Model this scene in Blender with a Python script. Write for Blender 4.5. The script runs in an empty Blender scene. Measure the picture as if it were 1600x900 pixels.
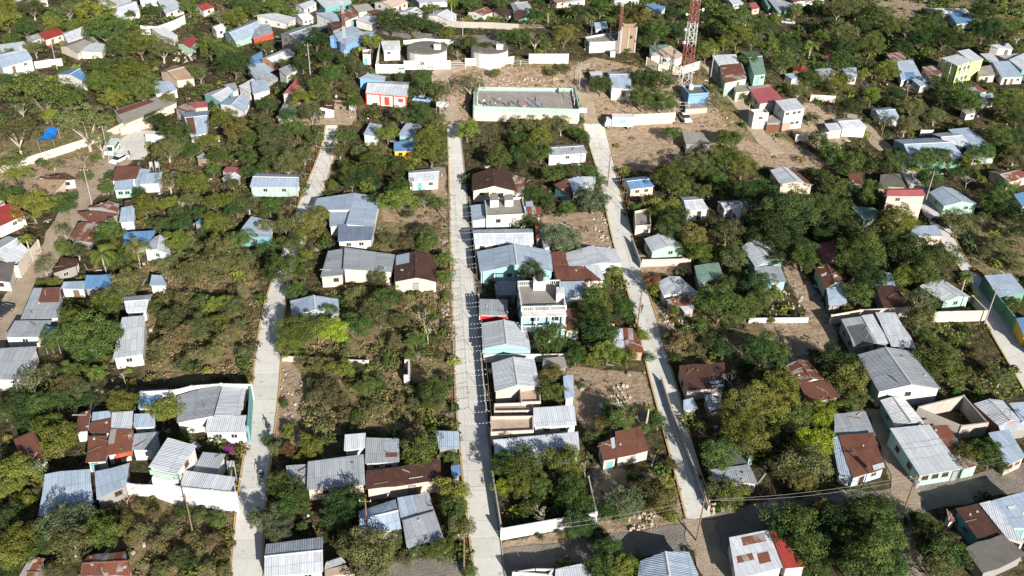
import bpy, bmesh, math, random
import numpy as np
from mathutils import Vector, Matrix
R = math.radians
random.seed(7)
SC = bpy.context.scene
COL = SC.collection

# ---------------------------------------------------------------- camera, sky, sun, exposure
PITCH, FOC, CZ, ROLL = R(33.0), 1500.0, 95.0, R(2.0)
cd = bpy.data.cameras.new('camera'); cam = bpy.data.objects.new('camera', cd); COL.objects.link(cam)
CM3 = Matrix.Rotation(R(90) - PITCH, 3, 'X') @ Matrix.Rotation(ROLL, 3, 'Z')
cam.location = (0, 0, CZ); cam.rotation_euler = CM3.to_euler()
cd.sensor_width = 36; cd.lens = 36 * FOC / 1600; cd.clip_end = 5000; cd.clip_start = 0.5
SC.camera = cam
SUN_EL, SUN_AZ = R(23), R(27)          # the sun stands behind the camera and to its right
w = bpy.data.worlds.new('World'); SC.world = w; w.use_nodes = True
wn = w.node_tree; sky = wn.nodes.new('ShaderNodeTexSky'); sky.sky_type = 'NISHITA'; sky.sun_disc = False
sky.sun_elevation = SUN_EL; sky.sun_rotation = R(180) - SUN_AZ
bg = wn.nodes['Background']; bg.inputs[1].default_value = 0.05
wn.links.new(sky.outputs[0], bg.inputs[0])
ld = bpy.data.lights.new('sun', 'SUN'); ld.energy = 5.0; ld.angle = R(0.5); ld.color = (1.0, 0.95, 0.87)
so = bpy.data.objects.new('sun', ld); COL.objects.link(so)
sdir = Vector((math.sin(SUN_AZ) * math.cos(SUN_EL), -math.cos(SUN_AZ) * math.cos(SUN_EL), math.sin(SUN_EL)))
so.rotation_euler = (-sdir).to_track_quat('-Z', 'Y').to_euler(); so.location = (60, -60, 120)
vs = SC.view_settings; vs.view_transform = 'Standard'; vs.look = 'None'; vs.exposure = 0.82; vs.gamma = 1; vs.use_curve_mapping = False
SC.render.engine = 'CYCLES'
SC.cycles.max_bounces = 4; SC.cycles.diffuse_bounces = 1; SC.cycles.glossy_bounces = 2
SC.cycles.transmission_bounces = 2; SC.cycles.transparent_max_bounces = 4
SC.cycles.use_denoising = True

# ---------------------------------------------------------------- terrain
def sst(a, b, x):
    t = np.clip((x - a) / (b - a), 0, 1); return t * t * (3 - 2 * t)
PD = [-200, 60, 143, 192, 208, 222, 236, 250, 262, 286, 330, 500, 1500]
PH = [3, 3, 3.5, 5, 7.5, 10.5, 13, 13.5, 13, 2, -1.5, -3, -6]
FD = [-200, 60, 143, 192, 250, 330, 500, 1500]
FH = [3, 3, 3.5, 4, 3, 0, -3, -6]
def terr(x, y):
    x = np.asarray(x, float); y = np.asarray(y, float)
    # smoothed profiles: average of a few shifted samples
    hc = sum(np.interp(y + d, PD, PH) for d in (-8, -4, 0, 4, 8)) / 5
    hf = sum(np.interp(y + d, FD, FH) for d in (-8, 0, 8)) / 3
    m = sst(-70, -46, x) * (1 - sst(55, 98, x))
    return hf + (hc - hf) * m
def tz(x, y): return float(terr(x, y))
RX, UX, FX = CM3 @ Vector((1, 0, 0)), CM3 @ Vector((0, 1, 0)), CM3 @ Vector((0, 0, -1))
def ray(px, py):
    return RX * ((px - 800) / FOC) + UX * ((450 - py) / FOC) + FX
def onplane(px, py, z):
    d = ray(px, py); t = (z - CZ) / d.z
    return Vector((d.x * t, d.y * t, z))
def hit(px, py, h=0.0):
    d = ray(px, py)
    if d.z > -0.05: d.z = -0.05
    lo, hi, t = 0.0, None, 20.0
    while t < 4000:
        if CZ + d.z * t < tz(d.x * t, d.y * t) + h: hi = t; break
        lo = t; t *= 1.03
    if hi is None: hi = t
    for _ in range(24):
        m = (lo + hi) / 2
        if CZ + d.z * m < tz(d.x * m, d.y * m) + h: hi = m
        else: lo = m
    return Vector((d.x * hi, d.y * hi, CZ + d.z * hi))
def pxm(p):            # metres per photo pixel at a point
    return (Vector(p) - Vector((0, 0, CZ))).dot(FX) / FOC
def proj(p):
    v = Vector(p) - Vector((0, 0, CZ)); zc = v.dot(FX)
    return 800 + FOC * v.dot(RX) / zc, 450 - FOC * v.dot(UX) / zc
def full(tile, pts):
    """tile 'cr' holds coordinates read off a 4x enlargement; 'F' holds photo pixels"""
    if tile == 'F': return list(pts)
    ox, oy = 400 * int(tile[0]), 225 * int(tile[1])
    return [(ox + x / 4, oy + y / 4) for x, y in pts]
def nums(s):
    v = [float(t) for t in s.replace(';', ',').split(',') if t.strip()]
    return list(zip(v[0::2], v[1::2]))

# ---------------------------------------------------------------- a raster of what covers the ground
GX0, GY0, GS = -300.0, 10.0, 0.5
GW, GH = 1200, 1000
occ = np.zeros((GH, GW), bool)       # houses, roads, court: nothing grows here
dirt = np.zeros((GH, GW), np.float32)
dry = np.zeros((GH, GW), np.float32)
gravel = np.zeros((GH, GW), np.float32)
def fill(mask, poly, val):
    P = [((x - GX0) / GS, (y - GY0) / GS) for x, y in poly]
    x0 = max(0, int(min(p[0] for p in P))); x1 = min(GW, int(max(p[0] for p in P)) + 2)
    y0 = max(0, int(min(p[1] for p in P))); y1 = min(GH, int(max(p[1] for p in P)) + 2)
    if x1 <= x0 or y1 <= y0: return
    xx, yy = np.meshgrid(np.arange(x0, x1) + .5, np.arange(y0, y1) + .5)
    ins = np.zeros(xx.shape, bool); n = len(P)
    for i in range(n):
        (ax, ay), (bx, by) = P[i], P[(i + 1) % n]
        if ay == by: continue
        c = ((ay > yy) != (by > yy)) & (xx < (bx - ax) * (yy - ay) / (by - ay) + ax)
        ins ^= c
    mask[y0:y1, x0:x1][ins] = val
def samp(mask, x, y):
    i = np.clip(((np.asarray(y) - GY0) / GS).astype(int), 0, GH - 1); j = np.clip(((np.asarray(x) - GX0) / GS).astype(int), 0, GW - 1)
    return mask[i, j]

# ---------------------------------------------------------------- materials
MATS = {}
def newmat(name):
    m = bpy.data.materials.new(name); m.use_nodes = True
    nt = m.node_tree; b = nt.nodes['Principled BSDF']
    return m, nt, b
def N(nt, t, **kw):
    n = nt.nodes.new('ShaderNode' + t)
    for k, v in kw.items():
        if k in n.inputs: n.inputs[k].default_value = v
        else: setattr(n, k, v)
    return n
def math_(nt, op, a, b=None, c=None):
    n = nt.nodes.new('ShaderNodeMath'); n.operation = op
    for i, v in enumerate((a, b, c)):
        if v is None: continue
        if isinstance(v, (int, float)): n.inputs[i].default_value = v
        else: nt.links.new(v, n.inputs[i])
    return n.outputs[0]
def mixc(nt, f, a, b, mode='MIX'):
    n = nt.nodes.new('ShaderNodeMix'); n.data_type = 'RGBA'; n.blend_type = mode
    for s, v in ((n.inputs[0], f), (n.inputs[6], a), (n.inputs[7], b)):
        if isinstance(v, (int, float)): s.default_value = v
        elif isinstance(v, tuple): s.default_value = (*v[:3], 1)
        else: nt.links.new(v, s)
    return n.outputs[2]
def ramp(nt, v, a, b):      # smooth 0..1 between a and b
    n = nt.nodes.new('ShaderNodeMapRange'); n.interpolation_type = 'SMOOTHSTEP'
    nt.links.new(v, n.inputs[0]); n.inputs[1].default_value = a; n.inputs[2].default_value = b
    return n.outputs[0]
def noise(nt, vec, scale, detail=4, rough=.6):
    n = N(nt, 'TexNoise'); n.inputs['Scale'].default_value = scale; n.inputs['Detail'].default_value = detail; n.inputs['Roughness'].default_value = rough
    if vec is not None: nt.links.new(vec, n.inputs['Vector'])
    return n.outputs[0]
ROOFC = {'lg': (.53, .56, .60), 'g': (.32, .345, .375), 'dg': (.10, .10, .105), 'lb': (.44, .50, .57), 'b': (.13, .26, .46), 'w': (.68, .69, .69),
         'r': (.155, .066, .046), 'rb': (.080, .040, .031), 'rp': (.36, .35, .33), 'red': (.34, .05, .04), 'pk': (.38, .10, .11), 'tan': (.36, .25, .16),
         'con': (.27, .25, .225), 'gn': (.17, .27, .22), 'tarp': (.02, .19, .62), 'dcon': (.13, .12, .11), 'solar': (.16, .2, .28), 'pc': (.5, .38, .3), 'tcon': (.17, .16, .14)}
def roofmat(k):
    key = 'roof_' + k
    if key in MATS: return MATS[key]
    m, nt, b = newmat(key); c = ROOFC[k]
    uv = N(nt, 'UVMap').outputs[0]; oi = N(nt, 'ObjectInfo').outputs['Random']
    geo = N(nt, 'NewGeometry').outputs['Position']
    sx = N(nt, 'SeparateXYZ'); nt.links.new(uv, sx.inputs[0]); u, v = sx.outputs[0], sx.outputs[1]
    metal = k not in ('con', 'tcon', 'dcon', 'tarp', 'pc')
    us = math_(nt, 'DIVIDE', u, .82); vsn = math_(nt, 'DIVIDE', v, 2.9)
    cu, cv = math_(nt, 'FLOOR', us), math_(nt, 'FLOOR', vsn)
    cb = N(nt, 'CombineXYZ'); nt.links.new(cu, cb.inputs[0]); nt.links.new(cv, cb.inputs[1]); nt.links.new(math_(nt, 'MULTIPLY', oi, 97.0), cb.inputs[2])
    wnz = N(nt, 'TexWhiteNoise'); wnz.noise_dimensions = '3D'; nt.links.new(cb.outputs[0], wnz.inputs['Vector']); wv = wnz.outputs['Value']
    n1 = noise(nt, geo, .55, 5, .65); n2 = noise(nt, geo, 3.5, 4, .7)
    st = N(nt, 'Mapping'); nt.links.new(uv, st.inputs[0]); st.inputs['Scale'].default_value = (5.0, .45, 1); n3 = noise(nt, st.outputs[0], 1.0, 4, .7)
    if metal:
        br = math_(nt, 'ADD', math_(nt, 'MULTIPLY', wv, .20), .80)
        br = math_(nt, 'ADD', br, math_(nt, 'MULTIPLY', oi, .16))
    else:
        br = math_(nt, 'ADD', math_(nt, 'MULTIPLY', n1, .9), .55)
    br = math_(nt, 'MULTIPLY', br, math_(nt, 'ADD', math_(nt, 'MULTIPLY', n3, .5), .75))
    br = math_(nt, 'MULTIPLY', br, math_(nt, 'ADD', math_(nt, 'MULTIPLY', n2, .3), .85))
    col = mixc(nt, 1.0, c, br, 'MULTIPLY')
    if metal and k not in ('r', 'rb'):
        amt = {'rp': .46, 'g': .70, 'lg': .76, 'w': .80, 'lb': .78, 'dg': .70}.get(k, .80)
        rv = math_(nt, 'ADD', math_(nt, 'MULTIPLY', n1, .55), math_(nt, 'MULTIPLY', wv, .32 if k == 'rp' else .1))
        rv = math_(nt, 'ADD', rv, math_(nt, 'MULTIPLY', n3, .25))
        f = ramp(nt, rv, amt - .04, amt + .1)
        col = mixc(nt, f, col, (.20, .075, .045))
    if k in ('r', 'rb'):
        f = ramp(nt, n1, .55, .8); col = mixc(nt, math_(nt, 'MULTIPLY', f, .5), col, (.30, .15, .10))
    nd = ramp(nt, math_(nt, 'MULTIPLY', n1, n2), .31, .44)
    col = mixc(nt, math_(nt, 'MULTIPLY', nd, .45), col, (.09, .08, .065))
    if metal:      # overlaps of the sheets
        fr = math_(nt, 'FRACT', us); e = math_(nt, 'LESS_THAN', fr, .07)
        fr2 = math_(nt, 'FRACT', vsn); e2 = math_(nt, 'LESS_THAN', fr2, .03)
        col = mixc(nt, math_(nt, 'MULTIPLY', math_(nt, 'MAXIMUM', e, e2), .38), col, (.06, .06, .06))
    nt.links.new(col, b.inputs['Base Color'])
    b.inputs['Roughness'].default_value = .5 if metal else .9
    if metal and k not in ('r', 'rb', 'rp'): b.inputs['Specular IOR Level'].default_value = .45
    else: b.inputs['Specular IOR Level'].default_value = .2
    bp = N(nt, 'Bump'); bp.inputs['Distance'].default_value = .05; bp.inputs['Strength'].default_value = .9
    if metal:
        s = math_(nt, 'SINE', math_(nt, 'MULTIPLY', u, 2 * math.pi / .27))
        hgt = math_(nt, 'ADD', math_(nt, 'MULTIPLY', s, .35), math_(nt, 'MULTIPLY', wv, .25))
        hgt = math_(nt, 'ADD', hgt, math_(nt, 'MULTIPLY', n1, 1.6))
    else: hgt = math_(nt, 'MULTIPLY', n2, 1.0)
    nt.links.new(hgt, bp.inputs['Height']); nt.links.new(bp.outputs[0], b.inputs['Normal'])
    MATS[key] = m; return m
WALLC = {'white': (.62, .61, .585), 'cream': (.62, .54, .44), 'pink': (.62, .44, .37), 'mint': (.34, .52, .43), 'teal': (.13, .36, .36), 'cyan': (.28, .50, .51),
         'block': (.38, .35, .31), 'brick': (.33, .15, .09), 'green': (.12, .30, .20), 'lime': (.50, .74, .22), 'red': (.60, .06, .03), 'blue': (.16, .34, .60),
         'orange': (.72, .28, .04), 'shed': (.26, .25, .24), 'salmon': (.62, .48, .39), 'yellow': (.70, .45, .06), 'mud': (.36, .26, .18), 'pwhite': (.70, .70, .69)}
def wallmat(k, c=None, dirtf=1.0):
    key = 'wall_' + k
    if key in MATS: return MATS[key]
    m, nt, b = newmat(key); c = c or WALLC[k]
    geo = N(nt, 'NewGeometry').outputs['Position']
    mp = N(nt, 'Mapping'); nt.links.new(geo, mp.inputs[0]); mp.inputs['Scale'].default_value = (2.2, 2.2, .35)
    n1 = noise(nt, mp.outputs[0], 1.0, 4, .7); n2 = noise(nt, geo, .8, 5, .7); n3 = noise(nt, geo, 6, 2, .5)
    br = math_(nt, 'ADD', math_(nt, 'MULTIPLY', n3, .22), .89)
    col = mixc(nt, 1.0, c, br, 'MULTIPLY')
    f = ramp(nt, math_(nt, 'ADD', math_(nt, 'MULTIPLY', n1, .6), math_(nt, 'MULTIPLY', n2, .5)), .50, .74)
    col = mixc(nt, math_(nt, 'MULTIPLY', f, .6 * dirtf), col, (.26, .215, .165))
    nt.links.new(col, b.inputs['Base Color']); b.inputs['Roughness'].default_value = .88; b.inputs['Specular IOR Level'].default_value = .2
    if k in ('block', 'salmon', 'pink', 'brick', 'mud', 'cream'):
        br_ = N(nt, 'TexBrick'); br_.inputs['Scale'].default_value = 1; br_.inputs['Brick Width'].default_value = .45; br_.inputs['Row Height'].default_value = .22; br_.inputs['Mortar Size'].default_value = .02
        cb = N(nt, 'CombineXYZ'); sx = N(nt, 'SeparateXYZ'); nt.links.new(geo, sx.inputs[0])
        nt.links.new(math_(nt, 'ADD', sx.outputs[0], sx.outputs[1]), cb.inputs[0]); nt.links.new(sx.outputs[2], cb.inputs[1]); nt.links.new(cb.outputs[0], br_.inputs['Vector'])
        col2 = mixc(nt, math_(nt, 'MULTIPLY', br_.outputs['Fac'], .35), col, (.5, .46, .42)); nt.links.new(col2, b.inputs['Base Color'])
    MATS[key] = m; return m
def plain(key, c, rough=.7, metal=0.0, spec=.4, emit=None):
    if key in MATS: return MATS[key]
    m, nt, b = newmat(key)
    n = noise(nt, N(nt, 'NewGeometry').outputs['Position'], 2.5, 3)
    col = mixc(nt, 1.0, c, math_(nt, 'ADD', math_(nt, 'MULTIPLY', n, .35), .82), 'MULTIPLY')
    nt.links.new(col, b.inputs['Base Color'])
    b.inputs['Roughness'].default_value = rough; b.inputs['Metallic'].default_value = metal; b.inputs['Specular IOR Level'].default_value = spec
    MATS[key] = m; return m
GLASS = plain('window_glass', (.025, .03, .035), .12, 0, .6)
DARK = plain('dark_opening', (.03, .025, .02), .8)
WOOD = plain('weathered_wood', (.17, .11, .07), .85)
METAL = plain('galvanised_metal', (.42, .43, .44), .5, .4)
TYRE = plain('rubber', (.02, .02, .02), .9)
YEL = plain('kerb_paint', (.55, .36, .12), .85)
CAP = plain('ridge_cap_metal', (.55, .56, .57), .5)

# ---------------------------------------------------------------- mesh and object helpers
def mesh(name, verts, faces, mats, fm=None, uvs=None, smooth=False):
    me = bpy.data.meshes.new(name); me.from_pydata([tuple(v) for v in verts], [], faces)
    for m in (mats if isinstance(mats, (list, tuple)) else [mats]): me.materials.append(m)
    if fm: me.polygons.foreach_set('material_index', fm)
    if uvs:
        l = me.uv_layers.new(name='UVMap'); l.data.foreach_set('uv', [c for f in uvs for p in f for c in p])
    if smooth: me.polygons.foreach_set('use_smooth', [True] * len(me.polygons))
    me.update(); return me
def obj(name, me, parent=None, loc=None):
    o = bpy.data.objects.new(name, me); COL.objects.link(o)
    if parent is not None: o.parent = parent
    if loc is not None: o.location = loc
    return o
def tag(o, label=None, cat=None, group=None, kind=None):
    if label: o['label'] = label
    if cat: o['category'] = cat
    if group: o['group'] = group
    if kind: o['kind'] = kind
    return o
THINGS = []      # (point, short phrase) of landmarks that labels may refer to
def thing(name, label, cat, loc, group=None, rz=0.0):
    o = bpy.data.objects.new(name, None); COL.objects.link(o); o.location = loc; o.rotation_euler = (0, 0, rz); o.empty_display_size = .5
    return tag(o, label, cat, group)
class MB:
    def __init__(s): s.v, s.f, s.m, s.uv = [], [], [], []
    def quad(s, a, b, c, d, mi=0, uv=None):
        n = len(s.v); s.v += [tuple(a), tuple(b), tuple(c), tuple(d)]; s.f.append((n, n + 1, n + 2, n + 3)); s.m.append(mi)
        s.uv.append(uv or [(0, 0), (1, 0), (1, 1), (0, 1)])
    def tri(s, a, b, c, mi=0):
        n = len(s.v); s.v += [tuple(a), tuple(b), tuple(c)]; s.f.append((n, n + 1, n + 2)); s.m.append(mi); s.uv.append([(0, 0), (1, 0), (1, 1)])
    def prism(s, bot, top, mi=0):
        n = len(bot)
        for i in range(n):
            j = (i + 1) % n; s.quad(bot[i], bot[j], top[j], top[i], mi)
        k = len(s.v); s.v += [tuple(p) for p in top]; s.f.append(tuple(range(k, k + n))); s.m.append(mi); s.uv.append([(p[0], p[1]) for p in top])
        k = len(s.v); s.v += [tuple(p) for p in bot]; s.f.append(tuple(reversed(range(k, k + n)))); s.m.append(mi); s.uv.append([(p[0], p[1]) for p in bot])
    def box(s, c, d, rz=0.0, mi=0):
        cx, cy, cz = c; a, b_, h = d[0] / 2, d[1] / 2, d[2] / 2; co, si = math.cos(rz), math.sin(rz)
        P = [(cx + x * co - y * si, cy + x * si + y * co) for x, y in ((-a, -b_), (a, -b_), (a, b_), (-a, b_))]
        s.prism([(x, y, cz - h) for x, y in P], [(x, y, cz + h) for x, y in P], mi)
    def tube(s, p, q, r0, r1=None, n=6, mi=0):
        p, q = Vector(p), Vector(q); r1 = r0 if r1 is None else r1; d = (q - p)
        if d.length < 1e-6: return
        d.normalize(); a = d.orthogonal().normalized(); b_ = d.cross(a)
        A = [p + (a * math.cos(t) + b_ * math.sin(t)) * r0 for t in [2 * math.pi * i / n for i in range(n)]]
        B = [q + (a * math.cos(t) + b_ * math.sin(t)) * r1 for t in [2 * math.pi * i / n for i in range(n)]]
        s.prism(A, B, mi)
    def cyl(s, c, r, h, n=20, mi=0, r2=None):
        r2 = r if r2 is None else r2
        A = [(c[0] + r * math.cos(2 * math.pi * i / n), c[1] + r * math.sin(2 * math.pi * i / n), c[2]) for i in range(n)]
        B = [(c[0] + r2 * math.cos(2 * math.pi * i / n), c[1] + r2 * math.sin(2 * math.pi * i / n), c[2] + h) for i in range(n)]
        s.prism(A, B, mi)
    def mesh(s, name, mats, smooth=False): return mesh(name, s.v, s.f, mats, s.m, s.uv, smooth)
    def build(s, name, mats, parent=None, loc=None): return obj(name, s.mesh(name, mats), parent, loc)
# ---------------------------------------------------------------- roads (photo pixels of both kerbs, far to near)
def drape(px_pts, h=0.0): return [hit(x, y, h) for x, y in px_pts]
def resample(pts, step):
    out = [pts[0]]; 
    for a, b in zip(pts[:-1], pts[1:]):
        n = max(1, int((b - a).length / step))
        out += [a.lerp(b, i / n) for i in range(1, n + 1)]
    return out
def at_frac(pts, L, t):
    s = t * L[-1]; i = int(np.searchsorted(L, s)) - 1; i = max(0, min(i, len(pts) - 2))
    return pts[i].lerp(pts[i + 1], (s - L[i]) / max(1e-6, L[i + 1] - L[i]))
def smooth_poly(pts, it=2):
    for _ in range(it):
        q = [pts[0]]
        for a, b in zip(pts[:-1], pts[1:]): q += [a.lerp(b, .25), a.lerp(b, .75)]
        q.append(pts[-1]); pts = q
    return pts
def strip(left, right, n, dz, nc=8):
    Ls = [0]; Rs = [0]
    for a, b in zip(left[:-1], left[1:]): Ls.append(Ls[-1] + (b - a).length)
    for a, b in zip(right[:-1], right[1:]): Rs.append(Rs[-1] + (b - a).length)
    rows = []
    for i in range(n + 1):
        a, b = at_frac(left, Ls, i / n), at_frac(right, Rs, i / n)
        row = []
        for j in range(nc + 1):
            p = a.lerp(b, j / nc); row.append(Vector((p.x, p.y, tz(p.x, p.y) + dz)))
        rows.append(row)
    return rows, Ls[-1]
def rows_mesh(name, rows, mat, skirt=.3):
    v = [p for r in rows for p in r]; nc = len(rows[0]); f = []; uv = []
    d = 0; wd = (rows[0][0] - rows[0][-1]).length; ds = [0]
    for i in range(len(rows) - 1): d += ((rows[i][0] + rows[i][-1]) / 2 - (rows[i + 1][0] + rows[i + 1][-1]) / 2).length; ds.append(d)
    for i in range(len(rows) - 1):
        for j in range(nc - 1):
            k = i * nc + j; f.append((k, k + 1, k + nc + 1, k + nc)); uv.append([(wd * j / nc, ds[i]), (wd * (j + 1) / nc, ds[i]), (wd * (j + 1) / nc, ds[i + 1]), (wd * j / nc, ds[i + 1])])
    n0 = len(v); per = [rows[i][0] for i in range(len(rows))] + [rows[-1][j] for j in range(1, nc)] + [rows[i][-1] for i in range(len(rows) - 2, -1, -1)] + [rows[0][j] for j in range(nc - 2, 0, -1)]
    v += per + [p - Vector((0, 0, skirt)) for p in per]; m = len(per)
    for i in range(m):
        j = (i + 1) % m; f.append((n0 + i, n0 + j, n0 + m + j, n0 + m + i)); uv.append([(0, 0)] * 4)
    me = mesh(name, v, f, mat, None, uv); at = me.attributes.new('edge', 'FLOAT', 'POINT')
    at.data.foreach_set('value', [1.0 if j in (0, nc - 1) else 0.0 for r in rows for j in range(nc)] + [1.0] * (2 * m))
    return me
def concrete():
    m, nt, b = newmat('concrete_paving'); uv = N(nt, 'UVMap').outputs[0]; geo = N(nt, 'NewGeometry').outputs['Position']
    sx = N(nt, 'SeparateXYZ'); nt.links.new(uv, sx.inputs[0])
    cv = math_(nt, 'FLOOR', math_(nt, 'DIVIDE', sx.outputs[1], 3.0)); cu = math_(nt, 'FLOOR', math_(nt, 'DIVIDE', sx.outputs[0], 2.2))
    cb = N(nt, 'CombineXYZ'); nt.links.new(cu, cb.inputs[0]); nt.links.new(cv, cb.inputs[1])
    wz = N(nt, 'TexWhiteNoise'); nt.links.new(cb.outputs[0], wz.inputs['Vector'])
    n1 = noise(nt, geo, .5, 5, .7); n2 = noise(nt, geo, 5, 4, .7)
    br = math_(nt, 'ADD', math_(nt, 'MULTIPLY', wz.outputs['Value'], .14), math_(nt, 'ADD', math_(nt, 'MULTIPLY', n1, .35), math_(nt, 'ADD', math_(nt, 'MULTIPLY', n2, .25), .60)))
    col = mixc(nt, 1.0, (.64, .62, .57), br, 'MULTIPLY')
    j = math_(nt, 'LESS_THAN', math_(nt, 'FRACT', math_(nt, 'DIVIDE', sx.outputs[1], 3.0)), .03)
    j2 = math_(nt, 'LESS_THAN', math_(nt, 'FRACT', math_(nt, 'DIVIDE', sx.outputs[0], 2.2)), .03)
    col = mixc(nt, math_(nt, 'MULTIPLY', math_(nt, 'MAXIMUM', j, j2), .3), col, (.15, .13, .11))
    f = ramp(nt, n1, .56, .72); col = mixc(nt, math_(nt, 'MULTIPLY', f, .5), col, (.36, .29, .20))
    # earth washed over the edges, stains and cracks
    at = N(nt, 'Attribute'); at.attribute_name = 'edge'; n4 = noise(nt, geo, 1.6, 5, .75)
    f = ramp(nt, math_(nt, 'ADD', at.outputs['Fac'], math_(nt, 'MULTIPLY', n4, .75)), 1.02, 1.28); col = mixc(nt, math_(nt, 'MULTIPLY', f, .85), col, (.33, .26, .18))
    vo = N(nt, 'TexVoronoi'); vo.feature = 'DISTANCE_TO_EDGE'; vo.inputs['Scale'].default_value = .33; nt.links.new(geo, vo.inputs['Vector'])
    col = mixc(nt, math_(nt, 'MULTIPLY', math_(nt, 'LESS_THAN', vo.outputs['Distance'], .006), .22), col, (.1, .09, .08))
    n5 = noise(nt, geo, .9, 2, .4); col = mixc(nt, math_(nt, 'MULTIPLY', ramp(nt, n5, .66, .74), .45), col, (.17, .155, .135))
    nt.links.new(col, b.inputs['Base Color']); b.inputs['Roughness'].default_value = .9; b.inputs['Specular IOR Level'].default_value = .2
    return m
def dirtmat(name, c1, c2):
    m, nt, b = newmat(name); geo = N(nt, 'NewGeometry').outputs['Position']
    n1 = noise(nt, geo, .35, 6, .7); n2 = noise(nt, geo, 4, 4, .7)
    col = mixc(nt, ramp(nt, n1, .35, .65), c1, c2); col = mixc(nt, 1.0, col, math_(nt, 'ADD', math_(nt, 'MULTIPLY', n2, .8), .6), 'MULTIPLY')
    nt.links.new(col, b.inputs['Base Color']); b.inputs['Roughness'].default_value = .95; b.inputs['Specular IOR Level'].default_value = .1
    bp = N(nt, 'Bump'); bp.inputs['Distance'].default_value = .15; nt.links.new(n2, bp.inputs['Height']); nt.links.new(bp.outputs[0], b.inputs['Normal'])
    return m
CONC = concrete(); DIRTM = dirtmat('packed_dirt', (.44, .35, .26), (.33, .26, .19)); ASPH = dirtmat('dusty_street', (.19, .175, .155), (.27, .235, .20))
KERB = plain('kerb_concrete', (.36, .34, .31), .9)
ROADS = {
 'left_street': ([(509, 196), (503, 230), (488, 268), (474, 300), (456, 352), (440, 400), (421, 450), (407, 500), (399, 555), (394, 610), (388, 675), (376, 745), (366, 825), (359, 915), (357, 960)],
                 [(527, 196), (528, 230), (515, 268), (505, 300), (486, 352), (466, 400), (449, 450), (443, 500), (439, 555), (436, 610), (428, 675), (420, 745), (412, 825), (411, 915), (412, 960)]),
 'middle_street': ([(699, 196), (701, 250), (703, 340), (706, 450), (709, 540), (712, 620), (716, 675), (726, 775), (735, 850), (742, 900), (747, 950)],
                   [(717, 196), (724, 250), (732, 340), (742, 450), (750, 540), (758, 620), (762, 675), (774, 775), (782, 850), (788, 900), (794, 950)]),
 'right_street': ([(911, 194), (925, 240), (938, 280), (948, 335), (960, 387), (976, 440), (994, 500), (1012, 580), (1028, 640), (1041, 690), (1055, 740), (1066, 785), (1073, 814)],
                  [(944, 194), (956, 240), (966, 290), (976, 330), (988, 370), (1005, 437), (1022, 487), (1040, 550), (1057, 605), (1075, 675), (1094, 740), (1105, 778), (1112, 806)]),
 'far_right_street': ([(1384, 240), (1410, 272), (1440, 330), (1462, 362), (1480, 395), (1500, 420), (1515, 440), (1540, 507), (1580, 575), (1612, 630)],
                      [(1402, 240), (1428, 264), (1455, 305), (1482, 350), (1497, 385), (1514, 415), (1533, 435), (1572, 500), (1610, 560), (1650, 615)])}
def kerbs(name, pts, side, mat, label=None):
    # a low kerb beam along one edge
    v = []; f = []; n = len(pts)
    for i, p in enumerate(pts):
        d = (pts[min(i + 1, n - 1)] - pts[max(i - 1, 0)]); d.z = 0; d.normalize(); s = Vector((-d.y, d.x, 0)) * side
        a, b = p + s * .02, p + s * .15; zt = p.z + .10
        v += [(a.x, a.y, zt - .5), (a.x, a.y, zt), (b.x, b.y, zt), (b.x, b.y, zt - .5)]
    for i in range(n - 1):
        for j in range(3): k = i * 4 + j; f.append((k, k + 1, k + 5, k + 4))
    f += [(0, 1, 2, 3), (4 * n - 1, 4 * n - 2, 4 * n - 3, 4 * n - 4)]
    return tag(obj(name, mesh(name, v, f, mat)), kind='structure')
RP = {}
for nm, (lp, rp_) in ROADS.items():
    A, B = smooth_poly(drape(lp)), smooth_poly(drape(rp_))
    rows, ln = strip(A, B, 110, .12)
    tag(obj(nm, rows_mesh(nm, rows, CONC)), kind='structure'); RP[nm] = rows
    fill(occ, [(p.x, p.y) for p in [r[0] for r in rows] + [r[-1] for r in rows][::-1]], True)
    for s, e in ((1, 0), (-1, -1)):
        edge = [r[e] for r in rows]; yel = nm != 'middle_street' or e == 0
        kerbs('kerb', edge, -s if (rows[1][0] - rows[0][0]).y < 0 else s, YEL if yel else KERB)
def lane(name, pts, wpx, mat, dz=.06):
    c = smooth_poly(drape(pts), 2); A, B = [], []
    for i, p in enumerate(c):
        d = c[min(i + 1, len(c) - 1)] - c[max(i - 1, 0)]; d.z = 0; d.normalize(); s = Vector((-d.y, d.x, 0)) * (wpx / 2)
        k = 1 + .12 * math.sin(i * 1.7) ; A.append(p + s * k); B.append(p - s * k)
    rows, ln = strip(A, B, 60, dz); tag(obj(name, rows_mesh(name, rows, mat)), kind='structure')
    fill(occ, [(p.x, p.y) for p in [r[0] for r in rows] + [r[-1] for r in rows][::-1]], True)
    return rows
lane('bottom_street', [(560, 905), (700, 893), (860, 872), (1000, 850), (1090, 838), (1200, 800), (1300, 785), (1400, 785), (1480, 772), (1560, 752), (1700, 722)], 4.4, ASPH)
lane('dirt_lane', [(1372, 640), (1392, 690), (1412, 740), (1418, 790), (1412, 850), (1440, 930)], 3.6, DIRTM, .09)
lane('dirt_lane', [(1092, 812), (1098, 850), (1125, 900), (1140, 940)], 4.0, DIRTM, .12)
lane('dirt_street', [(232, 190), (205, 215), (185, 255), (150, 285), (130, 310), (100, 350), (88, 385), (60, 420), (38, 455), (8, 500), (-25, 550)], 5.0, DIRTM, .08)
lane('paved_yard', [(225, 205), (208, 226), (200, 250)], 7.0, CONC, .14)
lane('hill_track', [(709, 198), (702, 175), (694, 150), (686, 128), (693, 108), (730, 98)], 4.5, DIRTM, .1)
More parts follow.
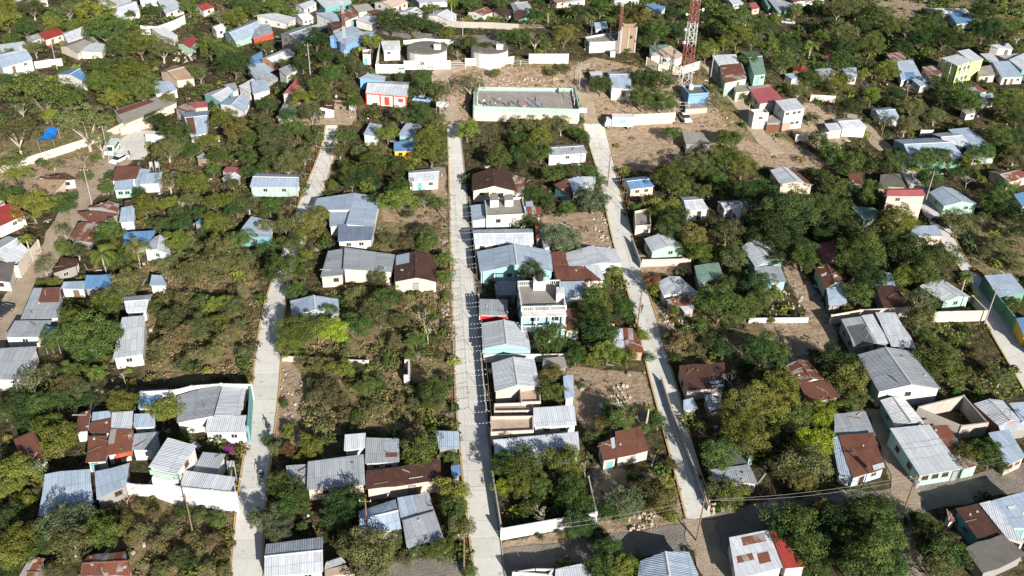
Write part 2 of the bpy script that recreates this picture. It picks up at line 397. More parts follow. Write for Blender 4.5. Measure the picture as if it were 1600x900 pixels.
lane('hill_track', [(925, 195), (916, 160), (905, 130), (912, 100)], 3.2, DIRTM, .1)
lane('hill_track', [(1100, 96), (1130, 128), (1160, 165), (1180, 205), (1215, 240)], 3.6, DIRTM, .1)
lane('dirt_street', [(1330, 178), (1358, 208), (1385, 235)], 4.6, DIRTM, .08)
lane('far_street', [(520, 30), (575, 40), (620, 52), (690, 62), (800, 60)], 5.0, ASPH, .1)
lane('far_street', [(640, 22), (700, 36), (780, 42), (860, 40)], 5.0, DIRTM, .1)
# bare dirt, dry grass and gravel areas (photo pixels)
DIRT = [[(690, 108), (760, 100), (885, 108), (930, 88), (1050, 116), (1110, 145), (1140, 200), (1255, 262), (1200, 268), (1130, 226), (1050, 228), (950, 245), (930, 190), (908, 182), (905, 138), (740, 136), (735, 192), (700, 200), (680, 150)],
 [(842, 335), (945, 328), (962, 392), (868, 392)], [(885, 570), (1010, 580), (1032, 650), (1000, 690), (925, 695), (898, 640)], [(1190, 498), (1300, 492), (1312, 562), (1212, 568)],
 [(1240, 400), (1290, 470), (1318, 545), (1295, 560), (1255, 480), (1222, 420)], [(436, 555), (462, 560), (500, 640), (505, 700), (430, 690)], [(930, 715), (1062, 750), (1078, 812), (955, 850), (930, 830)],
 [(1365, 650), (1400, 690), (1442, 770), (1425, 800), (1395, 770)], [(1355, -2), (1480, -2), (1500, 22), (1420, 34), (1370, 14)], [(1255, 160), (1310, 165), (1305, 200), (1262, 205)],
 [(1180, 205), (1250, 225), (1310, 262), (1245, 268), (1190, 240)], [(985, 395), (1080, 400), (1085, 430), (1000, 432)], [(780, 845), (930, 815), (935, 835), (790, 870)], [(0, 235), (130, 250), (160, 290), (70, 330), (0, 300)],
 [(675, 430), (712, 430), (712, 500), (690, 520), (668, 480)], [(672, 260), (700, 260), (702, 420), (690, 420), (680, 330)], [(595, 310), (690, 320), (690, 350), (600, 345)], [(1010, 470), (1040, 470), (1075, 560), (1042, 560)],
 [(1240, 620), (1300, 600), (1310, 650), (1230, 680)], [(950, 225), (1060, 225), (1075, 250), (1000, 270), (960, 260)], [(440, 165), (560, 155), (560, 195), (430, 200)], [(180, 205), (240, 190), (235, 215), (180, 290), (120, 330), (60, 470), (0, 560), (0, 520), (60, 400), (110, 320)],
 [(1060, 800), (1130, 800), (1170, 910), (1120, 910)], [(1240, 165), (1330, 215), (1300, 240), (1240, 215)]]
DRY = [[(228, 400), (402, 400), (410, 560), (395, 600), (230, 590)], [(440, 480), (712, 440), (722, 680), (440, 700)], [(180, 780), (372, 780), (362, 910), (180, 910)], [(1355, 0), (1610, 0), (1610, 40), (1420, 40)],
 [(590, 300), (712, 300), (712, 400), (590, 400)], [(1040, 480), (1190, 500), (1200, 580), (1060, 570)], [(0, 200), (180, 190), (180, 300), (0, 330)],
 [(740, 95), (910, 95), (900, 140), (740, 138)], [(1500, 340), (1610, 350), (1610, 430), (1520, 430)], [(1080, 120), (1180, 130), (1250, 240), (1130, 230)], [(1390, 650), (1440, 690), (1500, 770), (1430, 775)]]
for P in DIRT: fill(dirt, [(p.x, p.y) for p in drape(P)], 1)
for P in DRY: fill(dry, [(p.x, p.y) for p in drape(P)], 1)
def blur(a, n):
    for _ in range(n):
        a = (a + np.roll(a, 1, 0) + np.roll(a, -1, 0) + np.roll(a, 1, 1) + np.roll(a, -1, 1)) / 5
    return a
# cut bank behind the sports court
# ---------------------------------------------------------------- the ground
def ground():
    def axis(lo, a, b, hi, st):
        out = list(np.arange(a, b, st)); s = st; x = a
        pre = []
        while x > lo: s *= 1.25; x -= s; pre.append(x)
        s = st; x = out[-1]; post = []
        while x < hi: s *= 1.25; x += s; post.append(x)
        return np.array(pre[::-1] + out + post)
    X = axis(-2200, -225, 225, 2200, 1.0); Y = axis(-300, 50, 400, 4500, 1.0)
    xx, yy = np.meshgrid(X, Y); zz = terr(xx, yy); n, m = xx.shape
    co = np.stack([xx, yy, zz], -1).reshape(-1, 3)
    idx = np.arange(n * m).reshape(n, m)
    q = np.stack([idx[:-1, :-1], idx[:-1, 1:], idx[1:, 1:], idx[1:, :-1]], -1).reshape(-1, 4)
    me = bpy.data.meshes.new('ground'); me.vertices.add(n * m); me.vertices.foreach_set('co', co.ravel())
    me.loops.add(q.size); me.loops.foreach_set('vertex_index', q.ravel().astype(np.int32))
    me.polygons.add(len(q)); me.polygons.foreach_set('loop_start', np.arange(0, q.size, 4, dtype=np.int32)); me.polygons.foreach_set('use_smooth', np.ones(len(q), bool))
    me.update(calc_edges=True)
    for nm, mk in (('bare', blur(dirt.copy(), 3)), ('dry', blur(dry.copy(), 6))):
        a = me.attributes.new(nm, 'FLOAT', 'POINT'); v = samp(mk, co[:, 0], co[:, 1])
        a.data.foreach_set('value', v.astype(np.float32))
    mt, nt, b = newmat('ground'); geo = N(nt, 'NewGeometry').outputs['Position']
    n1 = noise(nt, geo, .12, 6, .65); n2 = noise(nt, geo, .9, 6, .7); n3 = noise(nt, geo, 5, 4, .7)
    ab = N(nt, 'Attribute'); ab.attribute_name = 'bare'; ad = N(nt, 'Attribute'); ad.attribute_name = 'dry'
    green = mixc(nt, ramp(nt, n2, .4, .62), (.036, .042, .018), (.12, .092, .055)); 
    dryc = mixc(nt, ramp(nt, n2, .38, .6), (.31, .235, .13), (.18, .155, .075))
    base = mixc(nt, math_(nt, 'MAXIMUM', ad.outputs['Fac'], ramp(nt, n1, .55, .72)), green, dryc)
    dc = mixc(nt, ramp(nt, n2, .35, .7), (.45, .34, .245), (.28, .205, .135)); dc = mixc(nt, ramp(nt, n3, .62, .72), dc, (.45, .40, .34))
    f = ramp(nt, math_(nt, 'ADD', math_(nt, 'MULTIPLY', ab.outputs['Fac'], .75), math_(nt, 'MULTIPLY', n2, .55)), .60, .82)
    col = mixc(nt, f, base, dc)
    col = mixc(nt, 1.0, col, math_(nt, 'ADD', math_(nt, 'MULTIPLY', n3, .9), .55), 'MULTIPLY')
    nt.links.new(col, b.inputs['Base Color']); b.inputs['Roughness'].default_value = 1; b.inputs['Specular IOR Level'].default_value = .05
    bp = N(nt, 'Bump'); bp.inputs['Distance'].default_value = .5; nt.links.new(math_(nt, 'ADD', math_(nt, 'MULTIPLY', n2, 1.0), math_(nt, 'MULTIPLY', n3, .35)), bp.inputs['Height']); nt.links.new(bp.outputs[0], b.inputs['Normal'])
    me.materials.append(mt)
    tag(obj('ground', me), kind='structure')
ground()
# ---------------------------------------------------------------- houses
def slabquad(mb, P, th, mi=0, uvs=None, up=Vector((0, 0, 1))):
    """a thin slab whose top is the quad P"""
    Q = [p - up * th for p in P]
    mb.quad(*P, mi, uvs)
    mb.quad(Q[3], Q[2], Q[1], Q[0], mi)
    for i in range(4):
        j = (i + 1) % 4; mb.quad(Q[i], Q[j], P[j], P[i], mi)
def metric_uv(P, axis):
    """UV in metres: u along axis (the direction across the ribs), v perpendicular"""
    o = P[0]; a = axis.normalized(); n = (P[1] - P[0]).cross(P[3] - P[0]); n = n.normalized() if n.length > 1e-6 else Vector((0, 0, 1)); b = n.cross(a)
    return [((p - o).dot(a), (p - o).dot(b)) for p in P]
def add_window(parent, p, dx, nrm, wd, ht, fm, name='window', door=False):
    """p: centre on the wall, dx: unit along the wall, nrm: outwards"""
    mb = MB(); z = Vector((0, 0, 1)); t = .055; o = nrm * .04
    def bar(c, a, b, dep=.07):
        A = [c - dx * a - z * b, c + dx * a - z * b, c + dx * a + z * b, c - dx * a + z * b]
        mb.prism([q - nrm * dep for q in A], [q + nrm * dep for q in A])
    c = p + o
    bar(c + z * (ht / 2), wd / 2 + t, t / 2); 
    if not door: bar(c - z * (ht / 2), wd / 2 + t * 1.6, t / 2, .11)
    bar(c - dx * (wd / 2 + t / 2), t / 2, ht / 2 - t / 2); bar(c + dx * (wd / 2 + t / 2), t / 2, ht / 2 - t / 2)
    if not door: bar(c, .025, ht / 2 - t / 2, .05)
    f = mb.build(name, [fm], parent)
    pm = MB(); A = [c - dx * wd / 2 - z * (ht / 2 - t / 2), c + dx * wd / 2 - z * (ht / 2 - t / 2), c + dx * wd / 2 + z * (ht / 2 - t / 2), c - dx * wd / 2 + z * (ht / 2 - t / 2)]
    pm.prism([q - nrm * .03 for q in A], [q + nrm * .012 for q in A])
    pm.build('pane' if not door else 'door_leaf', [GLASS if not door else random.choice([WOOD, DARK, METAL, MATS.get('wall_teal', WOOD)])], f)
    return f
def house(tile, quad, h, rt, rm, wm, label, ex='', name='house', cat='house'):
    h = h * .69 if h < 3.7 else h * .82
    P = full(tile, quad); cx = sum(p[0] for p in P) / 4; cy = sum(p[1] for p in P) / 4
    ze = hit(cx, cy, h).z
    C = [onplane(x, y, ze) for x, y in P]              # far left, far right, near right, near left, at the eaves
    g = [tz(c.x, c.y) for c in C]; cen = sum(C, Vector()) / 4; zb = min(g) - .4
    org = Vector((cen.x, cen.y, tz(cen.x, cen.y))); L = [c - org for c in C]; zb -= org.z; zl = ze - org.z
    root = thing(name, label, cat, org); rng = random.Random(hash(label) % 99991 if False else sum(map(ord, label)))
    fill(occ, [(c.x, c.y) for c in C], True)
    wid = ((L[1] - L[0]).length + (L[2] - L[3]).length) / 2; dep = ((L[3] - L[0]).length + (L[2] - L[1]).length) / 2
    rh = {'|': .12 * wid, '-': .12 * dep, 's': min(.9, .07 * dep + .1), 'f': 0, 'l': min(.8, .07 * wid), 'r': min(.8, .07 * wid)}[rt]
    rh = min(rh, 1.5)
    def S(u, v):
        a = L[0].lerp(L[1], u); b = L[3].lerp(L[2], u); p = a.lerp(b, v)
        z = {'|': rh * (1 - abs(2 * u - 1)), '-': rh * (1 - abs(2 * v - 1)), 's': rh * (1 - v), 'f': 0, 'l': rh * u, 'r': rh * (1 - u)}[rt]
        return Vector((p.x, p.y, p.z + z))
    ins = .22 if rt != 'f' else 0.0
    iu, iv = min(.2, ins / max(wid, 1)), min(.2, ins / max(dep, 1))
    us = [iu, .5, 1 - iu]; vsx = [iv, .5, 1 - iv]
    wq = [S(iu, iv), S(1 - iu, iv), S(1 - iu, 1 - iv), S(iu, 1 - iv)]
    per = [(iu, iv), (.5, iv), (1 - iu, iv), (1 - iu, .5), (1 - iu, 1 - iv), (.5, 1 - iv), (iu, 1 - iv), (iu, .5)]
    mb = MB()
    wmat = wallmat(wm) if wm != 'open' else METAL
    if wm != 'open':
        top = [S(u, v) - Vector((0, 0, .085)) for u, v in per]; bot = [Vector((p.x, p.y, zb)) for p in top]
        n = len(top)
        for i in range(n):
            j = (i + 1) % n; mb.quad(bot[j], bot[i], top[i], top[j])
        if rt == 'f':
            k = len(mb.v); mb.v += [tuple(p) for p in top]; mb.f.append(tuple(reversed(range(k, k + n)))); mb.m.append(0); mb.uv.append([(0, 0)] * n)
        mb.build('wall', [wmat], root)
        if 'F' in ex.split():      # whitewashed front wall over a coloured house
            fb = MB(); pts = [S(iu, 1 - iv), S(.5, 1 - iv), S(1 - iu, 1 - iv)]; o_ = Vector((0, -.03, -.09)); A = [p + o_ for p in pts]; B = [Vector((p.x, p.y, zb)) for p in A]
            fb.quad(B[0], B[1], A[1], A[0]); fb.quad(B[1], B[2], A[2], A[1]); fb.build('front_wall', [wallmat('white')], root)
    else:
        for u, v in ((iu, iv), (1 - iu, iv), (1 - iu, 1 - iv), (iu, 1 - iv)):
            q = S(u, v); pb = MB(); pb.box((q.x, q.y, (q.z - .1 + zb) / 2), (.1, .1, q.z - .1 - zb)); pb.build('post', [wmat], root)
    # roof: subdivided slopes with slightly uneven sheets
    rb = MB(); mat = roofmat(rm)
    def surf(u0, v0, u1, v1, th=.07, lift=0.0):
        nu = max(1, int(wid * (u1 - u0) / 1.7)); nv = max(1, int(dep * (v1 - v0) / 2.2))
        if rt == 'f': nu = nv = 1
        jit = {}
        def Q(i, j):
            if (i, j) not in jit:
                rag = rm in ('r', 'rb', 'rp') or wm in ('shed', 'mud', 'block')
                e = 0 if rt == 'f' else rng.uniform(-.05, .07) if rag else rng.uniform(-.018, .03)
                vv = v0 + (v1 - v0) * j / nv; uu = u0 + (u1 - u0) * i / nu
                if rag and rt != 'f':
                    if vv in (0, 1): vv += rng.uniform(-.18, .18) / max(dep, 2)
                    if uu in (0, 1): uu += rng.uniform(-.15, .15) / max(wid, 2)
                jit[i, j] = S(uu, vv) + Vector((0, 0, lift + e))
            return jit[i, j]
        ax = (S(.5, 1) - S(.5, 0)) if rt in '|lr' else (S(1, .5) - S(0, .5)); ax.z = 0
        o = Q(0, 0); a = ax.normalized()
        nn = (Q(nu, 0) - Q(0, 0)).cross(Q(0, nv) - Q(0, 0)); nn = nn.normalized() if nn.length > 1e-6 else Vector((0, 0, 1)); b = nn.cross(a)
        uvf = lambda p: ((p - o).dot(a) + u0 * 7.3, (p - o).dot(b) + v0 * 3.1)
        dz = Vector((0, 0, th))
        for i in range(nu):
            for j in range(nv):
                q = [Q(i, j + 1), Q(i + 1, j + 1), Q(i + 1, j), Q(i, j)]
                rb.quad(*q, 0, [uvf(p) for p in q]); rb.quad(*[p - dz for p in reversed(q)], 0, [uvf(p) for p in reversed(q)])
        ed = [Q(i, 0) for i in range(nu)] + [Q(nu, j) for j in range(nv)] + [Q(i, nv) for i in range(nu, 0, -1)] + [Q(0, j) for j in range(nv, 0, -1)]
        for i in range(len(ed)):
            p, q = ed[i], ed[(i + 1) % len(ed)]; rb.quad(p, q, q - dz, p - dz, 0, [(0, 0)] * 4)
    if rt == '|': surf(0, 0, .5, 1); surf(.5, 0, 1, 1)
    elif rt == '-': surf(0, 0, 1, .5); surf(0, .5, 1, 1)
    elif rt == 'f':
        surf(.0, .0, 1, 1, .12)
    else: surf(0, 0, 1, 1)
    roof = rb.build('roof', [mat], root)
    if rt in '|-' and rm not in ('con', 'tarp') and 'N' not in ex.split():
        cb = MB(); a, b_ = (S(.5, 0), S(.5, 1)) if rt == '|' else (S(0, .5), S(1, .5)); d = (b_ - a).normalized(); s = d.cross(Vector((0, 0, 1))).normalized() * .16; up = Vector((0, 0, .045))
        cb.prism([a - s + up * .3, a + s + up * .3, b_ + s + up * .3, b_ - s + up * .3], [a - s * .3 + up * 2, a + s * .3 + up * 2, b_ + s * .3 + up * 2, b_ - s * .3 + up * 2])
        cb.build('ridge_cap', [mat if rm in ('r', 'rb', 'rp', 'red', 'pk') else CAP], roof)
    if rt == 'f' and 'n' not in ex.split():
        for i in range(4):
            p, q = L[i], L[(i + 1) % 4]; d = (q - p).normalized(); s = d.cross(Vector((0, 0, 1))); s = s if s.dot(p) < 0 else -s; s *= .15
            e = .15 if i % 2 else 0
            pb = MB(); p2, q2 = p + d * (.15 if i % 2 else 0), q - d * (.15 if i % 2 else 0)
            A = [p2, q2, q2 + s, p2 + s]; pb.prism([x + Vector((0, 0, .003)) for x in A], [x + Vector((0, 0, .45)) for x in A]); pb.build('parapet', [wmat], root)
    # windows and door on the wall that faces the camera, windows on the west and east walls
    toks = ex.split()
    if wm != 'open':
        fm = rng.choice([wmat, wmat, WOOD, wallmat('cream')])
        hv = zl - zb - .4
        def side(u0, v0, u1, v1, plan):
            a = S(u0, v0); b = S(u1, v1); a.z = b.z = 0; d = b - a; ln = d.length
            if ln < 1.6: return
            d.normalize(); nr = Vector((d.y, -d.x, 0)); nr = nr if nr.dot((a + b) / 2) > 0 else -nr
            ground0 = max(tz(org.x + a.x, org.y + a.y), tz(org.x + b.x, org.y + b.y)) - org.z
            rows = 2 if zl - ground0 > 4.6 else 1
            for r in range(rows):
                top = zl - .4 - r * 2.5
                for t, kind in plan:
                    if kind == 'D' and r == rows - 1 and top - ground0 > 1.2:
                        ht = min(2.0, top - ground0 + .1); add_window(root, a + d * ln * t + Vector((0, 0, top - ht / 2)), d, nr, .85, ht, fm, 'door', True)
                    elif ln > 2.6 and top - ground0 > .9: add_window(root, a + d * ln * t + Vector((0, 0, top - .4)), d, nr, .8, .7, fm)
        wplan = None
        for t in toks:
            if t[0] == 'W' and len(t) > 1: wplan = [(float(x[:-1]), x[-1]) for x in t[1:].split(',')]
        if wplan is None:
            wplan = rng.choice([[(.3, 'W'), (.7, 'W')], [(.62, 'D')], [(.5, 'W')], [(.7, 'W')], [(.35, 'D'), (.75, 'W')], []]) if rm not in ('r', 'rb', 'rp') or rng.random() > .4 else [(.5, 'D')]
        if 'x' not in toks: side(iu, 1 - iv, 1 - iu, 1 - iv, wplan)
        if 'X' not in toks and rng.random() < .6: side(iu, iv, iu, 1 - iv, [(.3, 'W'), (.7, 'W')] if dep > 7 else [(.5, 'W')])
        if h > 2.4 and 'X' not in toks and dep > 5: side(1 - iu, iv, 1 - iu, 1 - iv, [(.5, 'W')])
    for t in toks:
        if t.startswith('P:'):                           # a roof patch of another sheet
            u0, v0, u1, v1 = [float(x) for x in t[2:].split(',')[:4]]; m2 = t.split(',')[4]
            pb = MB(); q = [S(u0, v1), S(u1, v1), S(u1, v0), S(u0, v0)]; q = [p + Vector((0, 0, .06)) for p in q]
            ax = (S(.5, 1) - S(.5, 0)) if rt in '|lr' else (S(1, .5) - S(0, .5)); ax.z = 0
            slabquad(pb, q, .025, 0, metric_uv(q, ax)); pb.build('roof_sheet', [roofmat(m2)], root)
        if t.startswith('S:'):                           # side wall in another colour, facing the west
            pass
        if t == 'T':                                     # a water tank on the roof
            q = S(.6, .35); tb = MB(); tb.cyl((q.x, q.y, q.z + .02), .55, .9, 14); tb.cyl((q.x, q.y, q.z + .92), .55, .22, 14, 0, .2)
            tag(tb.build('water_barrel', [plain('black_plastic', (.02, .02, .022), .4)], root))
    if rm in ('rp', 'r', 'rb', 'g') and rt != 'f' and h < 3.6:          # stones and planks that hold the sheets down
        for k in range(rng.randint(1, 4)):
            u, v = rng.uniform(.1, .9), rng.uniform(.1, .9); q = S(u, v); sb = MB()
            if rng.random() < .5: sb.box((q.x, q.y, q.z + .08), (rng.uniform(.2, .4), rng.uniform(.2, .35), .16), rng.uniform(0, 3))
            else: sb.box((q.x, q.y, q.z + .09), (rng.uniform(1.0, 2.2), .1, .08), rng.uniform(0, 3))
            sb.build('roof_weight', [WOOD if rng.random() < .5 else wallmat('block')], root)
    THINGS.append((cen, label)); root['_r'] = 1; del root['_r']
    return root, S, L, zb, zl
